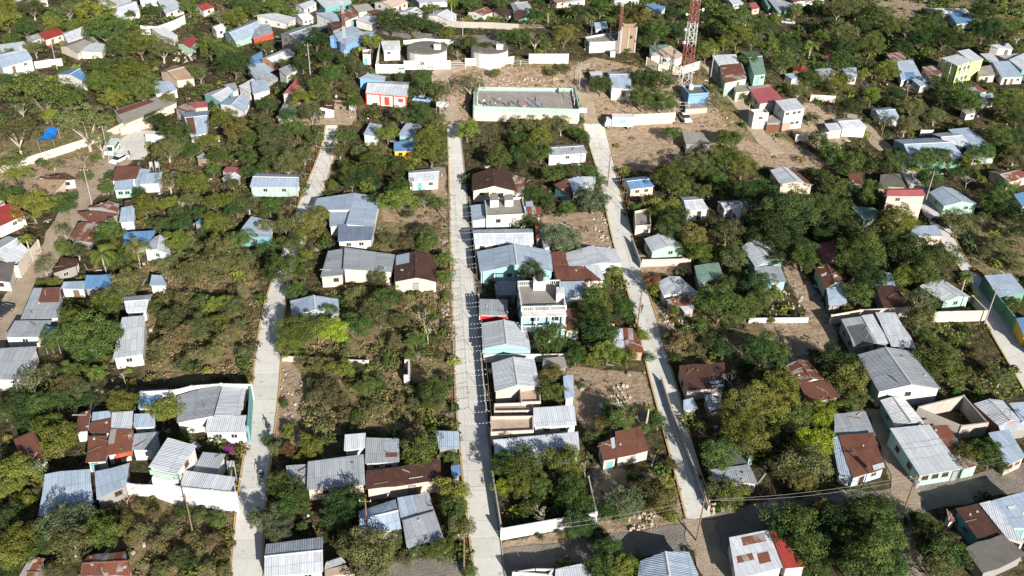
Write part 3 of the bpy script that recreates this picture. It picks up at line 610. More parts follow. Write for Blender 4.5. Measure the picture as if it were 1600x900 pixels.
# tile | roof corners far-left, far-right, near-right, near-left | eaves height | roof shape | roof | walls | label | extras
HD = """
00|690,55,840,5,875,70,725,118|3|-|lg|white|pale roofed white house under the top left tree line
00|600,-10,800,-30,830,20,660,50|3|s|lg|cream|long light roof at the very top left
00|870,-15,960,-20,1000,15,880,30|3|-|w|white|bright roof behind the topmost left white house
00|985,20,1065,-8,1150,42,1035,88|3.2|s|lg|white|big white flat sided house above the curved white wall
00|1210,35,1262,26,1342,44,1270,68|3|-|red|white|crimson roofed white house at the top left
00|1350,55,1400,45,1425,75,1380,80|2.6|s|r|white|small red shed right of the crimson roof
00|1318,168,1370,148,1412,176,1350,196|3.4|-|w|white|tiny white cabin beside the long teal tinted roof
00|1400,205,1600,120,1640,200,1470,262|3|-|lb|mint|long teal tinted roof at the upper left
00|245,215,370,182,402,212,280,250|2.8|s|red|cream|bright red roofed porch at the upper left
00|385,208,490,172,548,200,420,262|3|-|lg|white|grey gable behind the bright red porch
00|370,288,550,228,620,266,482,334|3|-|con|cream|wide cement roofed house with arches|x
00|500,330,580,272,665,276,640,326|2.7|s|lg|cream|light annex right of the wide cement roof
00|-60,340,135,308,205,368,10,425|4|-|lb|white|tall white house with pale blue roof at the left edge
00|-20,290,150,268,182,290,20,330|2.8|s|lg|cream|low pale roof behind the tall white left edge house
00|160,240,240,215,260,235,190,262|2.6|s|g|cream|small grey lean-to left of the bright red porch
00|350,465,460,425,552,490,540,520|3|-|b|white|blue roofed house between the big upper left trees|x
00|1000,448,1095,405,1218,490,1102,502|3|-|tan|salmon|tan roofed salmon house left of the dark field
00|1105,272,1170,240,1242,245,1190,300|3|-|red|mint|orange red gable above the rubble yard
00|940,190,1040,185,1112,225,1060,258|3|s|w|white|white roofed house behind the round olive tree
00|960,520,1060,518,1112,560,970,592|3|s|lb|white|light blue shed roof beside the white tank
00|715,705,980,618,1110,640,778,778|3|s|con|cream|long cement hall above the paved yard|P:.02,.04,.8,.34,r x
00|1095,690,1180,648,1230,690,1150,735|2.6|s|rp|white|patchy lean-to joined to the rusted blue roof
00|1130,705,1310,690,1290,832,1190,850|2.8|-|lb|white|rusted blue roof in the shade of the upper left grove|P:.05,.5,.4,.95,r
00|1180,650,1290,638,1302,668,1200,678|2.6|s|pk|pink|mauve strip roof at the upper left
00|1270,592,1400,545,1460,570,1380,640|3.2|-|lg|teal|grey roofed teal house at the upper left
00|1400,540,1470,525,1492,558,1440,582|2.8|s|g|white|small grey roof right of the teal house
00|1490,548,1580,500,1640,520,1560,582|3.2|s|w|white|bright white box house at the shaded slope foot
00|1370,650,1450,605,1565,620,1530,700|3|-|lb|white|blue grey roof at the shaded slope foot
00|1560,380,1640,340,1660,480,1590,500|3|s|b|white|blue roof strip at the shaded slope
10|0,165,90,168,108,205,-20,245|3.2|s|g|red|red fronted shop by the parked white car|x
10|0,110,120,95,250,110,200,150|2.8|s|lg|white|light roof behind the red fronted shop
10|150,212,310,155,468,205,268,268|3|-|g|shed|shaded grey workshop behind the dark tree
10|455,238,600,165,662,195,520,246|3|s|lb|blue|first bright blue panel roof left of the water tanks|x
10|510,266,655,205,745,198,558,285|2.6|s|lb|blue|second bright blue panel roof left of the water tanks|x
10|30,368,170,308,262,340,110,396|3|-|w|brick|white roofed brick house at the left slope foot
10|-60,415,60,405,112,440,0,482|2.8|s|lb|white|blue roof just below the white roofed brick house
10|140,440,210,410,262,430,190,475|2.6|s|g|white|half hidden grey roof in the left slope shade
10|-40,460,100,470,142,492,20,530|2.8|s|g|shed|lowest dark roof on the left slope
10|-30,520,60,510,90,560,-20,590|2.8|s|lb|white|last blue shaded roof on the left slope
10|380,10,560,-10,600,10,430,52|3|s|lg|teal|teal walled shop at the top of the town
10|570,32,660,22,742,60,640,78|3|-|con|cream|old cement gable left of the rose roofed villa
10|735,14,850,-12,952,12,850,50|3.4|-|pc|white|rose roofed white villa at the top|W.2W,.5D,.8W
10|890,78,960,45,1045,75,1010,102|3|-|w|white|white gable right of the rose roofed villa
10|1060,98,1130,65,1258,90,1200,128|3|-|lg|white|long pale roof by the far wall
10|1320,75,1410,40,1482,75,1420,98|3|-|rp|white|rust streaked roof behind the water tanks
10|1480,78,1550,58,1640,82,1560,110|2.8|s|rb|cream|dark brown roof behind the second water tank
10|1555,30,1600,12,1680,20,1640,48|3.2|-|tan|cream|tan roof at the top centre
10|520,75,620,70,642,100,555,132|2.8|s|rp|cream|rusty roof in the row under the villa
10|618,128,690,104,772,112,720,152|2.8|s|lg|white|grey roof in the row under the villa
10|690,80,760,68,850,92,762,106|2.8|s|r|cream|red brown roof left of the dark grove
10|370,92,480,88,548,112,490,138|2.8|s|lb|white|pale blue roof in the row under the teal shop
10|235,92,300,78,362,110,290,128|3|-|w|white|white gable left of the teal shop row
10|240,30,330,5,380,20,300,60|3|-|lg|white|light gable at the top beside the teal shop
10|440,150,520,140,560,160,480,190|2.6|s|rb|shed|dark brown roof behind the blue panel roofs
10|640,500,700,470,812,476,800,505|3|s|lb|blue|blue walled shed behind the red trimmed house|W.2D
10|165,600,250,505,332,500,282,560|2.8|s|pk|cream|burgundy roof in the hillside trees|x
10|345,682,400,632,492,632,492,684|2.4|-|rb|white|ruined brown roofed hut above the left street
10|130,742,180,640,240,640,235,720|2.2|s|con|block|roofless grey hut in the hillside trees|x
10|665,322,716,318,716,352,668,352|2.6|f|con|white|small concrete hut by the compound corner
10|670,848,710,775,790,780,752,852|3|s|lb|white|narrow white house at the left street top
10|890,850,940,775,1040,780,1012,870|3|s|lb|cyan|shaded blue roof below the red trimmed house
20|-40,20,60,8,130,60,20,82|3|-|g|shed|grey gable by the upper palm
20|0,82,60,70,112,100,20,132|2.8|s|rb|teal|rust edged roof by the upper palm
20|512,150,590,143,602,176,520,186|2.8|s|lb|white|small blue roof behind the antenna hut
20|830,40,870,30,962,42,930,78|3|s|b|white|long blue roof behind the brick tower
20|1245,355,1398,350,1420,392,1290,405|3|s|lg|mint|grey half of the mint house right of the tower
20|1290,402,1420,385,1470,488,1328,520|3|s|rp|mint|rust half of the mint house right of the tower|P:.02,.05,.95,.7,r
20|1430,325,1530,318,1588,462,1512,472|3|-|gn|mint|green grey roof of the second mint house
20|480,455,560,450,570,475,500,480|2.6|s|lg|white|half hidden roof behind the hilltop house
20|590,450,735,442,745,555,620,548|3|-|lb|white|blue shadowed white house behind the truck
20|855,300,970,288,985,335,868,350|3|s|gn|white|green roof end of the long hill house
20|870,350,985,295,1072,342,1040,368|3|s|pc|white|orange tile half of the long hill house|x
20|1060,838,1180,835,1245,900,1085,902|2.8|s|con|shed|grey brown roof below the parked pickup
20|1340,-5,1400,-10,1450,20,1380,28|3|s|lg|white|pale roof at the top right of the tower
20|1480,30,1520,20,1550,50,1500,60|3|s|pk|pink|pink hut at the top right of the tower
20|1560,-10,1640,-20,1700,40,1600,45|3|s|gn|green|green roofed shed at the top right
20|230,-10,330,-20,380,0,280,20|3|s|tan|cream|tan roof at the top behind the upper palm
20|600,-20,760,-30,800,-5,640,5|3|s|lg|white|far pale roofs row at the top centre
F|1167,140,1200,136,1226,156,1187,162|3|s|pk|cream|pink roofed house by the hill track|P:.0,.0,.99,.15,con
F|1147,134,1166,132,1172,142,1150,144|2.8|f|con|cream|flat cement porch left of the pink roof|n x
F|1171,174,1194,172,1201,179,1178,179|4|f|lg|white|white box house beside the brown gate|W.5W
F|1210,160,1242,156,1259,169,1226,174|5.4|s|lg|white|two storey white house with brown garage|W.15W,.5W,.75W
F|1196,184,1214,180,1220,192,1198,192|2.4|s|con|shed|low carport roof behind the brown gate|x
30|350,362,390,345,412,370,370,378|3|s|red|white|small red roof in the right hand grove
30|150,442,182,412,246,425,242,458|3|-|red|yellow|red gable with yellow wall beside the palms
30|100,470,170,460,210,480,150,495|2.6|s|lb|white|blue porch under the red gable
30|290,442,380,430,432,446,332,482|2.8|s|g|shed|dark grey roof behind the right grove
30|455,430,550,435,556,482,500,492|2.8|s|lb|white|blue sheet roof right of the dark grey roof
30|980,48,1172,55,1282,92,1092,102|3|-|lg|cream|long grey farmhouse roof in the field
30|1130,95,1270,102,1272,142,1180,150|3|s|b|white|blue shed joined to the farmhouse
30|0,12,70,10,212,42,60,72|3|s|g|green|green walled warehouse at the top right of centre
30|740,345,830,335,870,380,780,388|2.8|s|rp|cream|rust roof left of the blue block
30|800,402,900,392,962,480,832,502|3|s|lb|white|wide blue block roof left of the lime house
30|850,462,912,460,920,500,870,512|2.6|s|b|white|deep blue roof sheet beside the wide blue block
30|895,502,998,490,1022,520,952,542|3|s|lb|white|bright blue roof with white front below the lime house
30|960,430,1050,415,1090,460,1000,480|3|s|rp|shed|patched roof left of the lime house
30|1395,402,1500,398,1600,480,1462,486|3.2|s|lb|white|bright blue slope right of the lime house|W.2D,.5D,.8W
30|1300,432,1390,418,1422,470,1320,478|3|s|con|salmon|grey block with salmon wall beside the lime house|W.5D
30|1320,346,1400,344,1452,390,1400,398|3|s|lg|white|narrow white roof behind the lime house
30|1500,385,1600,342,1660,400,1590,438|3.2|s|lg|teal|last grey roof at the right edge by the lime house
30|1430,350,1560,338,1600,352,1500,378|3|s|g|shed|shaded grey roof below the white tower house
30|1385,288,1500,276,1535,305,1440,302|5.2|s|lg|white|white tower house with a roof tank|T
30|1240,560,1300,540,1372,568,1300,592|2.6|s|rp|cream|patched roof in the yard below the lime house
30|1320,597,1400,590,1416,625,1340,637|2.8|s|lb|white|small bright blue roof in the right hand yard
30|640,682,760,668,822,735,700,742|3|-|lb|white|pale roof half under the thin grey tree
30|350,780,430,775,466,812,385,820|2.6|s|lg|white|low wing of the white house by the dirt crossing
30|400,748,520,735,622,795,465,802|3|-|lg|white|white house by the dirt crossing
30|1200,690,1290,680,1300,705,1240,715|2.5|s|con|white|small white shed in the right hand clearing
F|1396,218,1460,215,1509,247,1424,251|3.4|-|lb|green|long green walled school by the far right street|W.3W,.7W
F|1456,209,1484,206,1520,229,1480,232|3.2|-|lg|green|middle roof of the green walled school
F|1480,206,1512,203,1545,223,1512,229|3.2|s|lb|white|right roof of the green walled school
F|1508,231,1543,227,1556,243,1520,247|2.8|s|lb|white|small bright annex of the green walled school
01|235,215,350,185,480,222,300,235|2.8|-|rb|cream|dark brown long roof at the left dirt street
01|220,235,420,235,330,312,262,292|2.6|s|tan|salmon|brown front slope at the left dirt street|x
01|-100,445,85,378,160,440,-20,522|3.4|s|red|white|bright red roofed white house at the left edge|W.6W
01|-90,640,50,575,182,666,60,765|3.2|-|lg|white|big pale roof at the left edge
01|-80,760,100,752,62,862,-60,852|3|s|dcon|white|black stained roof at the left edge
01|-60,385,20,360,35,385,-30,410|3|f|con|block|small grey block behind the red left edge roof
01|730,156,885,147,850,220,695,232|3|s|r|white|red brown roof by the parked white pickup
01|720,242,835,226,830,282,710,288|2.8|s|lb|mint|pale mint house under the red brown roof
01|855,165,945,170,870,246,838,232|2.6|s|lb|cyan|shaded blue middle roof by the pickup
01|890,195,1020,185,995,245,865,250|3|s|lb|white|blue grey roof with white wall right of the red brown roof
01|540,400,620,370,745,376,735,425|2.8|-|rp|shed|patchy gable above the left dirt street palms
01|485,442,610,432,740,440,590,505|2.8|s|r|shed|red brown roof under the patchy gable
01|490,508,600,500,580,612,440,592|2.8|s|rp|shed|rust striped roof beside the left dirt street|P:.02,.1,.3,.9,r
01|760,410,845,395,840,482,745,490|3|s|lb|white|pale blue upright roof in the left grove
01|780,362,835,350,838,392,775,395|2.8|s|rb|shed|small dark roof above the pale blue upright roof
01|770,560,975,550,940,612,768,636|2.8|s|b|shed|deep blue roof behind the two palms
01|895,655,965,580,1040,585,1070,690|3.6|-|lg|white|white hip roofed house right of the two palms|W.7W
01|325,822,380,720,490,710,480,762|2.6|s|rb|shed|dark rust hut below the left palm
01|1210,500,1270,460,1312,465,1290,512|2.6|s|b|shed|blue hut in the left scrub
01|1380,218,1430,175,1505,200,1475,222|2.8|-|lg|shed|small grey gable left of the mint house
01|1385,180,1410,150,1515,150,1490,195|2.6|s|pk|shed|mauve roof left of the mint house
01|935,892,950,825,1012,820,1045,885|2.6|s|lb|white|little light roof above the long scrub lot
01|400,868,535,862,530,908,380,902|2.6|s|lb|white|narrow blue roof above the patched left house
01|540,832,700,825,690,902,530,906|2.8|s|b|shed|stained blue roof above the patched left house
01|1225,90,1275,60,1310,80,1270,105|2.4|s|g|mud|tiny mud hut in the left grove
F|390,292,401,270,468,273,467,292|3.2|@|lb|mint|mint green house beside the left street bunting|W.3W,.7W
F|371,369,393,341,426,345,424,372|3|s|lb|teal|shaded teal house left of the left street
11|375,330,778,328,735,515,450,515|3.4|||
"""
HD = HD.replace("11|375,330,778,328,735,515,450,515|3.4|||\n", "")
HD2 = """
11|382,338,622,318,592,425,352,412|3.2|l|lb|white|bright blue left slope of the big blue house
11|620,318,778,328,735,515,562,512|3.4|r|lb|white|bright blue right slope of the big blue house
11|455,428,592,425,570,515,460,517|3|l|lb|white|low middle sheet of the big blue house
11|515,518,745,515,722,600,512,610|3|s|solar|white|dark blue front roof of the big blue house|W.3W,.7W
11|450,668,556,660,546,826,402,832|3.2|l|g|cream|ribbed left slope above the cream wall
11|555,665,868,690,850,800,546,800|3.3|r|g|cream|shadow dappled long roof above the cream wall
11|868,695,1120,695,1132,862,862,862|3|@|rb|cream|dark brown gable by the middle street|P:.03,.03,.36,.4,lb
11|952,168,1150,150,1142,226,955,236|3|-|lg|white|grey roofed white house below the round tree
11|862,-5,990,-5,992,42,860,45|2.8|s|b|yellow|blue roof on a yellow wall above the round tree
F|738,272,800,268,806,298,738,298|3.6|@|rb|cream|big brown gable above the white terrace house|W.2W,.5W
F|800,276,820,282,820,302,804,300|3|s|rp|white|rust striped lean-to beside the big brown gable
F|757,312,816,311,822,337,760,340|3.6|f|con|white|white terrace house on the middle street|W.3W,.7D
F|765,303,778,302,779,312,766,313|4.9|f|con|pwhite|small white stair room on the terrace house|n x
F|788,304,801,303,802,312,789,313|4.7|f|con|white|second small white roof room on the terrace house|n x
F|821,318,832,317,835,334,824,336|2.6|s|lb|white|little blue lean-to right of the terrace house
F|835,352,846,350,850,372,838,374|2.4|s|rp|block|narrow patched shed right of the white block house
F|735,321,759,319,760,343,737,345|2.8|l|lb|white|blue awning roof of the white terrace house
F|738,359,832,357,834,381,741,382|3.6|-|lg|white|white block house with three square windows|W.12W,.35W,.65W,.9W
F|745,393,860,391,864,424,750,425|3.6|@|lb|cyan|turquoise fronted house with white posts|W.4W,.7D
21|235,690,335,680,352,766,250,772|3|s|r|shed|rust sheet roof between the turquoise front and grey gable
21|335,680,510,645,620,752,345,772|2.8|l|lg|white|grey left half of the gable by the right street|x
21|510,645,640,655,690,740,600,752|2.8|r|lg|cyan|grey right half of the gable by the right street|F x
21|258,782,450,775,560,852,282,862|2.8|s|r|cream|patchy rust roof below the grey gable
21|455,772,540,765,580,845,490,850|2.6|s|lg|cream|pale panel roof beside the patchy rust roof
21|690,218,832,200,892,265,738,282|2.8|-|b|salmon|bright blue roof beside the right street bunting
21|235,10,420,0,472,55,225,72|3.2|-|g|white|white walled house with dark stained roof
21|262,265,340,225,372,290,362,332|2.8|s|r|teal|rust roof in the middle grove|x
21|345,228,420,212,470,260,380,300|2.8|s|lb|shed|blue roof joined to the rust roof in the grove
21|430,210,525,212,520,250,445,245|2.6|s|lg|white|light roof end behind the silver green tree
21|1050,332,1150,326,1230,406,1090,416|3.6|-|lg|white|white cube house with grey roof on the right
21|1280,358,1440,350,1495,395,1325,405|3|-|lg|white|grey roofed house right of the white cube house
21|1368,402,1430,382,1468,448,1410,456|3|@|lg|white|small front gable right of the white cube house|N
21|825,592,990,575,1082,648,872,672|3.2|@|lg|mint|pale green cottage behind the retaining wall|W.6W
F|1159,386,1186,372,1225,406,1180,417|3|@|lg|cyan|aqua walled gable beside the big dark grove|W.6W
F|1178,420,1218,418,1229,440,1183,444|2.6|s|g|cyan|grey shed roof under the aqua walled gable
21|1140,775,1290,755,1322,832,1165,872|3|s|gn|shed|green grey roof above the right hand trees
F|1027,441,1062,432,1090,457,1036,462|3|@|lg|white|white gable beside the right street
F|991,333,1015,328,1017,354,993,356|2.8|f|con|cream|unfinished cream block by the right street|W.7W
21|0,400,88,398,90,448,15,448|3|s|lb|white|light blue roof on the white terrace block
21|90,402,178,405,180,445,95,448|2.8|s|rp|white|patched balcony roof on the terrace block
21|172,552,205,545,242,640,200,652|2.6|s|g|white|narrow grey roof beside the round hedge
F|1203,266,1240,264,1271,289,1219,288|3|@|lg|salmon|pink brick cottage with rust roof edge|P:.75,.02,.99,.98,r
31|495,195,580,190,596,248,520,245|2.8|s|r|shed|dark red roof in the right grove
31|700,202,820,196,862,270,690,262|2.4|s|dcon|mud|brown thatched shed by the far right street|x
31|740,280,940,275,988,325,740,326|7|-|pk|salmon|pink roofed three storey house|P:.0,.0,.25,.99,con W.3W
31|520,405,650,405,705,425,600,482|2.8|s|gn|shed|green grey roof in the right grove clearing
31|1005,300,1150,275,1316,375,1098,388|3.2|@|lb|mint|wide blue roofed mint house on the far right
31|1380,172,1500,155,1640,200,1500,242|2.8|-|rp|salmon|rust patched roof at the right edge
31|1530,325,1600,310,1680,380,1590,390|3|s|b|white|blue roof at the right edge
31|910,520,1050,518,1092,575,882,578|3.4|s|lb|salmon|blue grey roof over a pink white wall|x
31|290,770,430,758,470,860,355,905|3|@|r|mint|rust roofed shed above the grey wall|P:.1,.4,.35,.5,lg P:.6,.6,.8,.7,lg
F|1290,452,1316,450,1325,473,1295,477|2.6|s|lb|shed|small grey blue roof under the rust roofed shed
F|1436,447,1475,437,1517,464,1475,472|3|@|lg|mint|mint house inside the pale yard wall
F|1362,430,1390,428,1400,448,1370,452|2.8|s|lb|shed|shaded blue roof left of the mint yard house
F|1366,452,1400,450,1418,478,1380,482|2.8|s|rb|shed|dark rust roof behind the pale yard wall
F|1536,434,1578,431,1604,457,1561,464|3.4|s|lb|green|bright blue roof on the long green street wall
F|1275,385,1300,378,1312,398,1290,405|2.6|s|pk|pink|pink hut in the right grove
F|1586,500,1640,495,1660,520,1600,525|3.4|s|b|yellow|blue roof over a yellow wall at the right edge
02|215,20,385,18,370,185,128,192|3|s|g|white|grey roof with a rust patch at the left|P:.33,.02,.98,.5,r
02|95,215,330,212,268,305,28,306|3|s|g|white|dark grey roof on a white wall at the left
02|-60,400,240,383,120,572,-120,572|3.2|s|g|white|wide grey roof at the left edge
02|770,55,950,40,915,145,790,152|3|-|lg|white|short grey roof beside the scrub lot
02|768,208,912,196,897,412,704,442|3.2|s|lg|white|long grey roofed white house by the scrub lot|W.5W
02|880,650,1052,640,942,748,862,752|3|s|b|white|blue wing of the large left street compound
02|1105,672,1390,610,1332,812,1105,842|3.5|l|g|white|large ribbed roof of the left street compound|x
02|1393,610,1540,628,1500,802,1340,806|3.5|r|lg|white|light right roof of the left street compound|x
02|1302,810,1556,805,1542,902,1280,902|3.2|s|lg|white|front roof of the left street compound
02|490,797,576,765,552,895,470,902|2.8|s|r|white|leftmost rust roof of the red shed row
02|580,785,692,775,695,828,572,850|2.8|s|lb|white|blue grey roof of the red shed row
02|570,852,702,820,692,902,560,905|2.8|s|r|white|middle rust roof of the red shed row
02|702,790,836,780,822,892,692,897|2.9|s|lg|white|light grey roof of the red shed row
02|840,795,970,790,972,865,835,872|3|s|lb|white|little blue canopy right of the red shed row
03|90,60,215,10,300,150,140,195|3|s|r|lb0|rust barn with a pale blue wall
03|550,38,680,32,665,178,538,192|2.8|s|r|white|tall rust roof above the blue shaded roofs
03|690,0,832,0,818,118,668,150|2.6|s|rp|white|patched grey roof with a red front
03|840,22,1000,8,950,110,825,112|3|s|g|white|grey roof left of the green trimmed house
03|290,280,562,248,580,438,238,532|3|s|lb|shed|large blue shaded roof at the lower left
03|592,265,812,210,792,335,600,418|3|s|lb|shed|second blue shaded roof at the lower left
03|1050,45,1230,85,1102,266,930,230|6|r|lg|white|two storey white house with green trim|W.35W,.65W
03|1270,135,1412,150,1352,262,1200,245|3.4|s|g|white|grey courtyard roof of the green trimmed house|x
03|1155,248,1475,292,1442,372,1125,340|4|s|lg|white|long front roof of the green trimmed house|x
03|545,772,782,745,830,900,500,902|3|-|rp|shed|patched roof at the bottom left|P:.02,.55,.45,.98,r
03|188,785,280,800,240,905,120,902|2.8|s|rp|shed|rust striped roof at the bottom left corner
13|555,25,686,15,682,98,550,116|3.2|s|lg|white|small ribbed roof with a white wall
13|690,48,896,55,896,185,680,196|3|s|g|white|patchy blue grey roof with loose sheets|P:.5,.15,.9,.28,lb P:.6,.62,.95,.8,r
13|325,200,675,155,682,330,318,362|3.2|s|g|salmon|wide ribbed roof of the pink brick house
13|190,225,320,205,316,330,200,292|2.6|s|g|shed|shaded left wing of the pink brick house
13|690,250,1152,190,1152,305,690,360|3.2|s|rb|salmon|long dark brown roof of the brick row
13|640,495,872,420,908,602,652,642|3|-|lb|white|two tone blue roof at the bottom
13|882,422,1080,390,1116,500,908,560|3|s|lb|brick|blue and grey roof beside the red tiles|P:.5,.02,.99,.98,g
13|915,565,1116,506,1172,662,942,722|3|s|g|teal|grey roof on a teal wall at the bottom
13|62,700,420,655,420,872,50,905|3.2|-|lg|white|big two slope roof at the bottom of the left street
13|1130,5,1265,3,1266,100,1140,102|2.8|s|lb|shed|pale blue canopy roof beside the middle street
13|1215,215,1275,213,1277,268,1222,272|2.4|s|b|shed|tiny blue roof beside the middle street
13|430,822,540,782,560,812,430,855|2.6|s|g|shed|grey lean-to at the bottom centre
13|430,862,560,830,620,880,430,905|2.4|f|pc|cream|cream slab at the bottom centre|n x
F|749,470,793,471,794,493,749,492|3.4|s|g|cyan|striped grey roof with a red banner|x
F|453,470,528,467,531,491,456,492|2.6|@|lb|white|shadow striped blue grey roof above the lime tree|x
F|772,445,806,443,807,460,776,462|2.8|s|g|shed|shaded grey roof behind the red banner house
F|752,505,822,507,829,544,754,545|3.4|@|lg|cyan|grey gable with a turquoise front
F|876,443,912,442,914,462,884,467|3|s|lb|white|blue roof right of the balcony house
F|884,487,904,487,906,518,883,517|2.6|s|r|cream|narrow rust roof right of the balcony house
F|768,567,835,561,844,604,773,612|3.4|@|lg|salmon|bright corrugated roof above the brick terraces|x
F|766,654,833,653,834,676,767,679|3|f|pc|salmon|flat pink brick house beside the middle street|W.3W,.7W
F|772,634,832,632,832,645,772,646|2.2|f|con|salmon|lower pink brick terrace
F|812,611,843,607,845,631,814,632|2.6|f|pc|salmon|upper pink brick terrace
F|833,640,897,636,901,664,834,667|3.2|s|lg|white|grey roof right of the pink brick house
22|190,442,330,440,345,500,195,502|2.6|s|con|shed|old cement roof beside the yellow green tree
22|318,562,380,556,392,680,330,692|2.8|s|lb|white|narrow blue roof beside the dirt lot
22|635,280,690,262,720,372,640,385|2.6|s|lg|mud|grey half of the roadside shack
22|690,262,755,268,828,400,712,398|2.6|s|rp|mud|brown half of the roadside shack
F|770,690,903,677,906,705,775,718|3.2|s|lg|mint|long pale roof above the walled garden
23|535,80,640,45,655,165,570,182|2.8|s|r|cream|left step of the rust roof on the dirt lot|P:.75,.0,.98,.5,lg
23|638,12,800,-25,862,110,655,165|2.8|s|r|cream|rust roof on the dirt lot
23|800,805,1105,748,1178,925,780,935|3.2|@|lb|white|curved light blue roof at the bottom|x
23|270,865,435,830,520,905,270,920|2.8|s|lg|white|grey roof at the bottom centre
23|0,890,140,868,260,870,230,910|2.4|f|con|white|concrete terrace at the bottom centre|x
F|1138,844,1200,832,1224,886,1150,905|3|s|lg|white|pale patched roof beside the dirt lane|x P:.3,.08,.85,.28,rp P:.1,.5,.45,.66,rp P:.55,.55,.8,.8,rp
F|1201,832,1216,836,1262,885,1226,888|3.2|s|red|white|red sheet roof beside the dirt lane|x
22|1035,500,1320,482,1332,618,1090,648|2.8|s|rb|block|dark striped roof right of the right street|P:.62,.72,.92,.82,lb P:.66,.9,.96,.99,lb
22|1065,705,1130,695,1160,755,1075,762|2.2|s|lb|block|scrap sheet roof below the dark striped roof
22|1195,670,1300,680,1310,750,1230,755|2.4|s|g|block|shaded roof beside the scrap sheet roof
22|960,82,1090,55,1142,100,1040,112|2.6|s|rp|block|rust shack below the white roadside gable
22|1035,105,1130,95,1140,130,1080,150|2.2|s|lg|block|pale scrap roof by the rubble
23|1215,120,1380,112,1472,195,1240,238|2.8|s|dg|shed|dark roof under the yellow leaved tree
23|1240,242,1480,212,1540,325,1270,302|2.8|s|g|white|grey roof with a pale ridge near the street end
23|1420,60,1440,55,1525,150,1480,155|2.6|s|dcon|cyan|narrow green black roof near the street end
32|110,485,250,448,360,575,190,602|2.8|@|rp|white|red and grey patched gable in the right yard|P:.02,.1,.45,.35,r P:.55,.3,.98,.5,r P:.55,.7,.98,.9,r
32|190,605,370,585,445,680,260,718|2.6|s|r|shed|rust roof under the red and grey patched gable
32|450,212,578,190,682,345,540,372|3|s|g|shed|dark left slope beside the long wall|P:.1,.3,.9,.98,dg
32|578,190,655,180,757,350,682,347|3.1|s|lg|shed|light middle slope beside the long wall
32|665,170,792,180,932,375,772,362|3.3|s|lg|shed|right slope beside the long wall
32|558,415,885,393,1080,630,692,648|3.7|@|g|mint|large grey hall with a bright gable wall|F W.5W
32|700,700,852,690,985,850,800,866|3.1|@|w|cyan|white ribbed roof with an aqua front|W.6W
32|1285,722,1465,700,1582,830,1440,862|3|@|lg|brick|light gable right of the roofless ruin
32|1435,865,1560,840,1640,880,1450,905|2.6|s|lg|shed|low grey roof right of the roofless ruin
32|1500,730,1600,722,1700,800,1590,835|3|s|lb|white|blue roof at the right edge above the pink trim
F|1301,650,1352,646,1368,679,1304,684|2.8|s|g|shed|grey back half of the rust square house|x
33|395,60,432,42,530,285,440,250|2.7|s|lb|lb0|pale left strip of the rust square house|x
33|432,40,662,25,732,222,530,288|2.8|s|r|lb0|rust square roofed house with blue front|P:.65,.86,.99,.99,lg W.3D,.7W
F|1388,675,1450,669,1505,732,1437,743|3.3|s|lg|mint|long mint school with a grey roof|W.15W,.4W,.65W,.9D
F|1450,671,1476,668,1530,727,1506,732|3.1|s|rp|mint|rust marked back roof of the mint school|W.3W,.7W
33|1370,20,1500,0,1610,155,1490,212|3.2|s|lb|pink|pale blue roof behind the right edge tree
33|1165,500,1310,465,1480,640,1310,672|3|s|rb|teal|brown roof at the bottom right
33|1312,465,1380,448,1620,700,1490,660|3.2|s|lg|white|narrow grey slope at the bottom right
33|1380,448,1620,380,1750,600,1500,600|3.2|s|lb|white|wide blue grey roof at the bottom right corner|P:.3,.3,.5,.4,w P:.55,.55,.8,.65,w
33|1225,735,1455,650,1610,765,1350,885|3|s|dcon|shed|charcoal cement roof in the bottom right corner
33|1110,512,1160,492,1175,555,1135,562|2.2|s|rp|white|tiny hut beside the bottom street pole
F|868,-8,905,-12,915,0,880,5|3|s|lg|white|far pale roof behind the antenna hut
F|1225,-8,1265,-14,1290,-2,1240,3|3|s|rp|white|far rust roof at the top right
F|590,22,612,16,628,24,606,30|3|s|rb|shed|dark roof right of the rose roofed villa
F|640,-8,690,-12,700,2,655,5|3|s|lg|white|far roof above the rose roofed villa
F|1140,25,1165,22,1180,32,1150,36|3|s|lg|white|grey roof in the trees right of the tower
F|10,-6,60,-12,75,0,25,6|3|s|lg|cream|far light roof at the top left corner
"""
WALLC['lb0'] = (.42, .52, .6)
ROOFC['lb'] = (.36, .44, .54)
HS = {}
for ln in (HD + HD2).strip().splitlines():
    q = ln.strip().replace('|@|', '|\x01|').replace('|||', '|').split('|')
    if len(q) < 7: continue
    t, qd, h, rt, rm, wm, lab = q[:7]; ex = q[7] if len(q) > 7 else ''
    rt = '|' if rt == '\x01' else rt
    nm, ct = ('shed', 'shed') if (wm in ('shed', 'mud') or 'shed' in lab.split()[-1:] or 'hut' in lab.split()) else ('house', 'house')
    HS[lab] = house(t, nums(qd), float(h), rt, rm, wm, lab, ex, nm, ct)
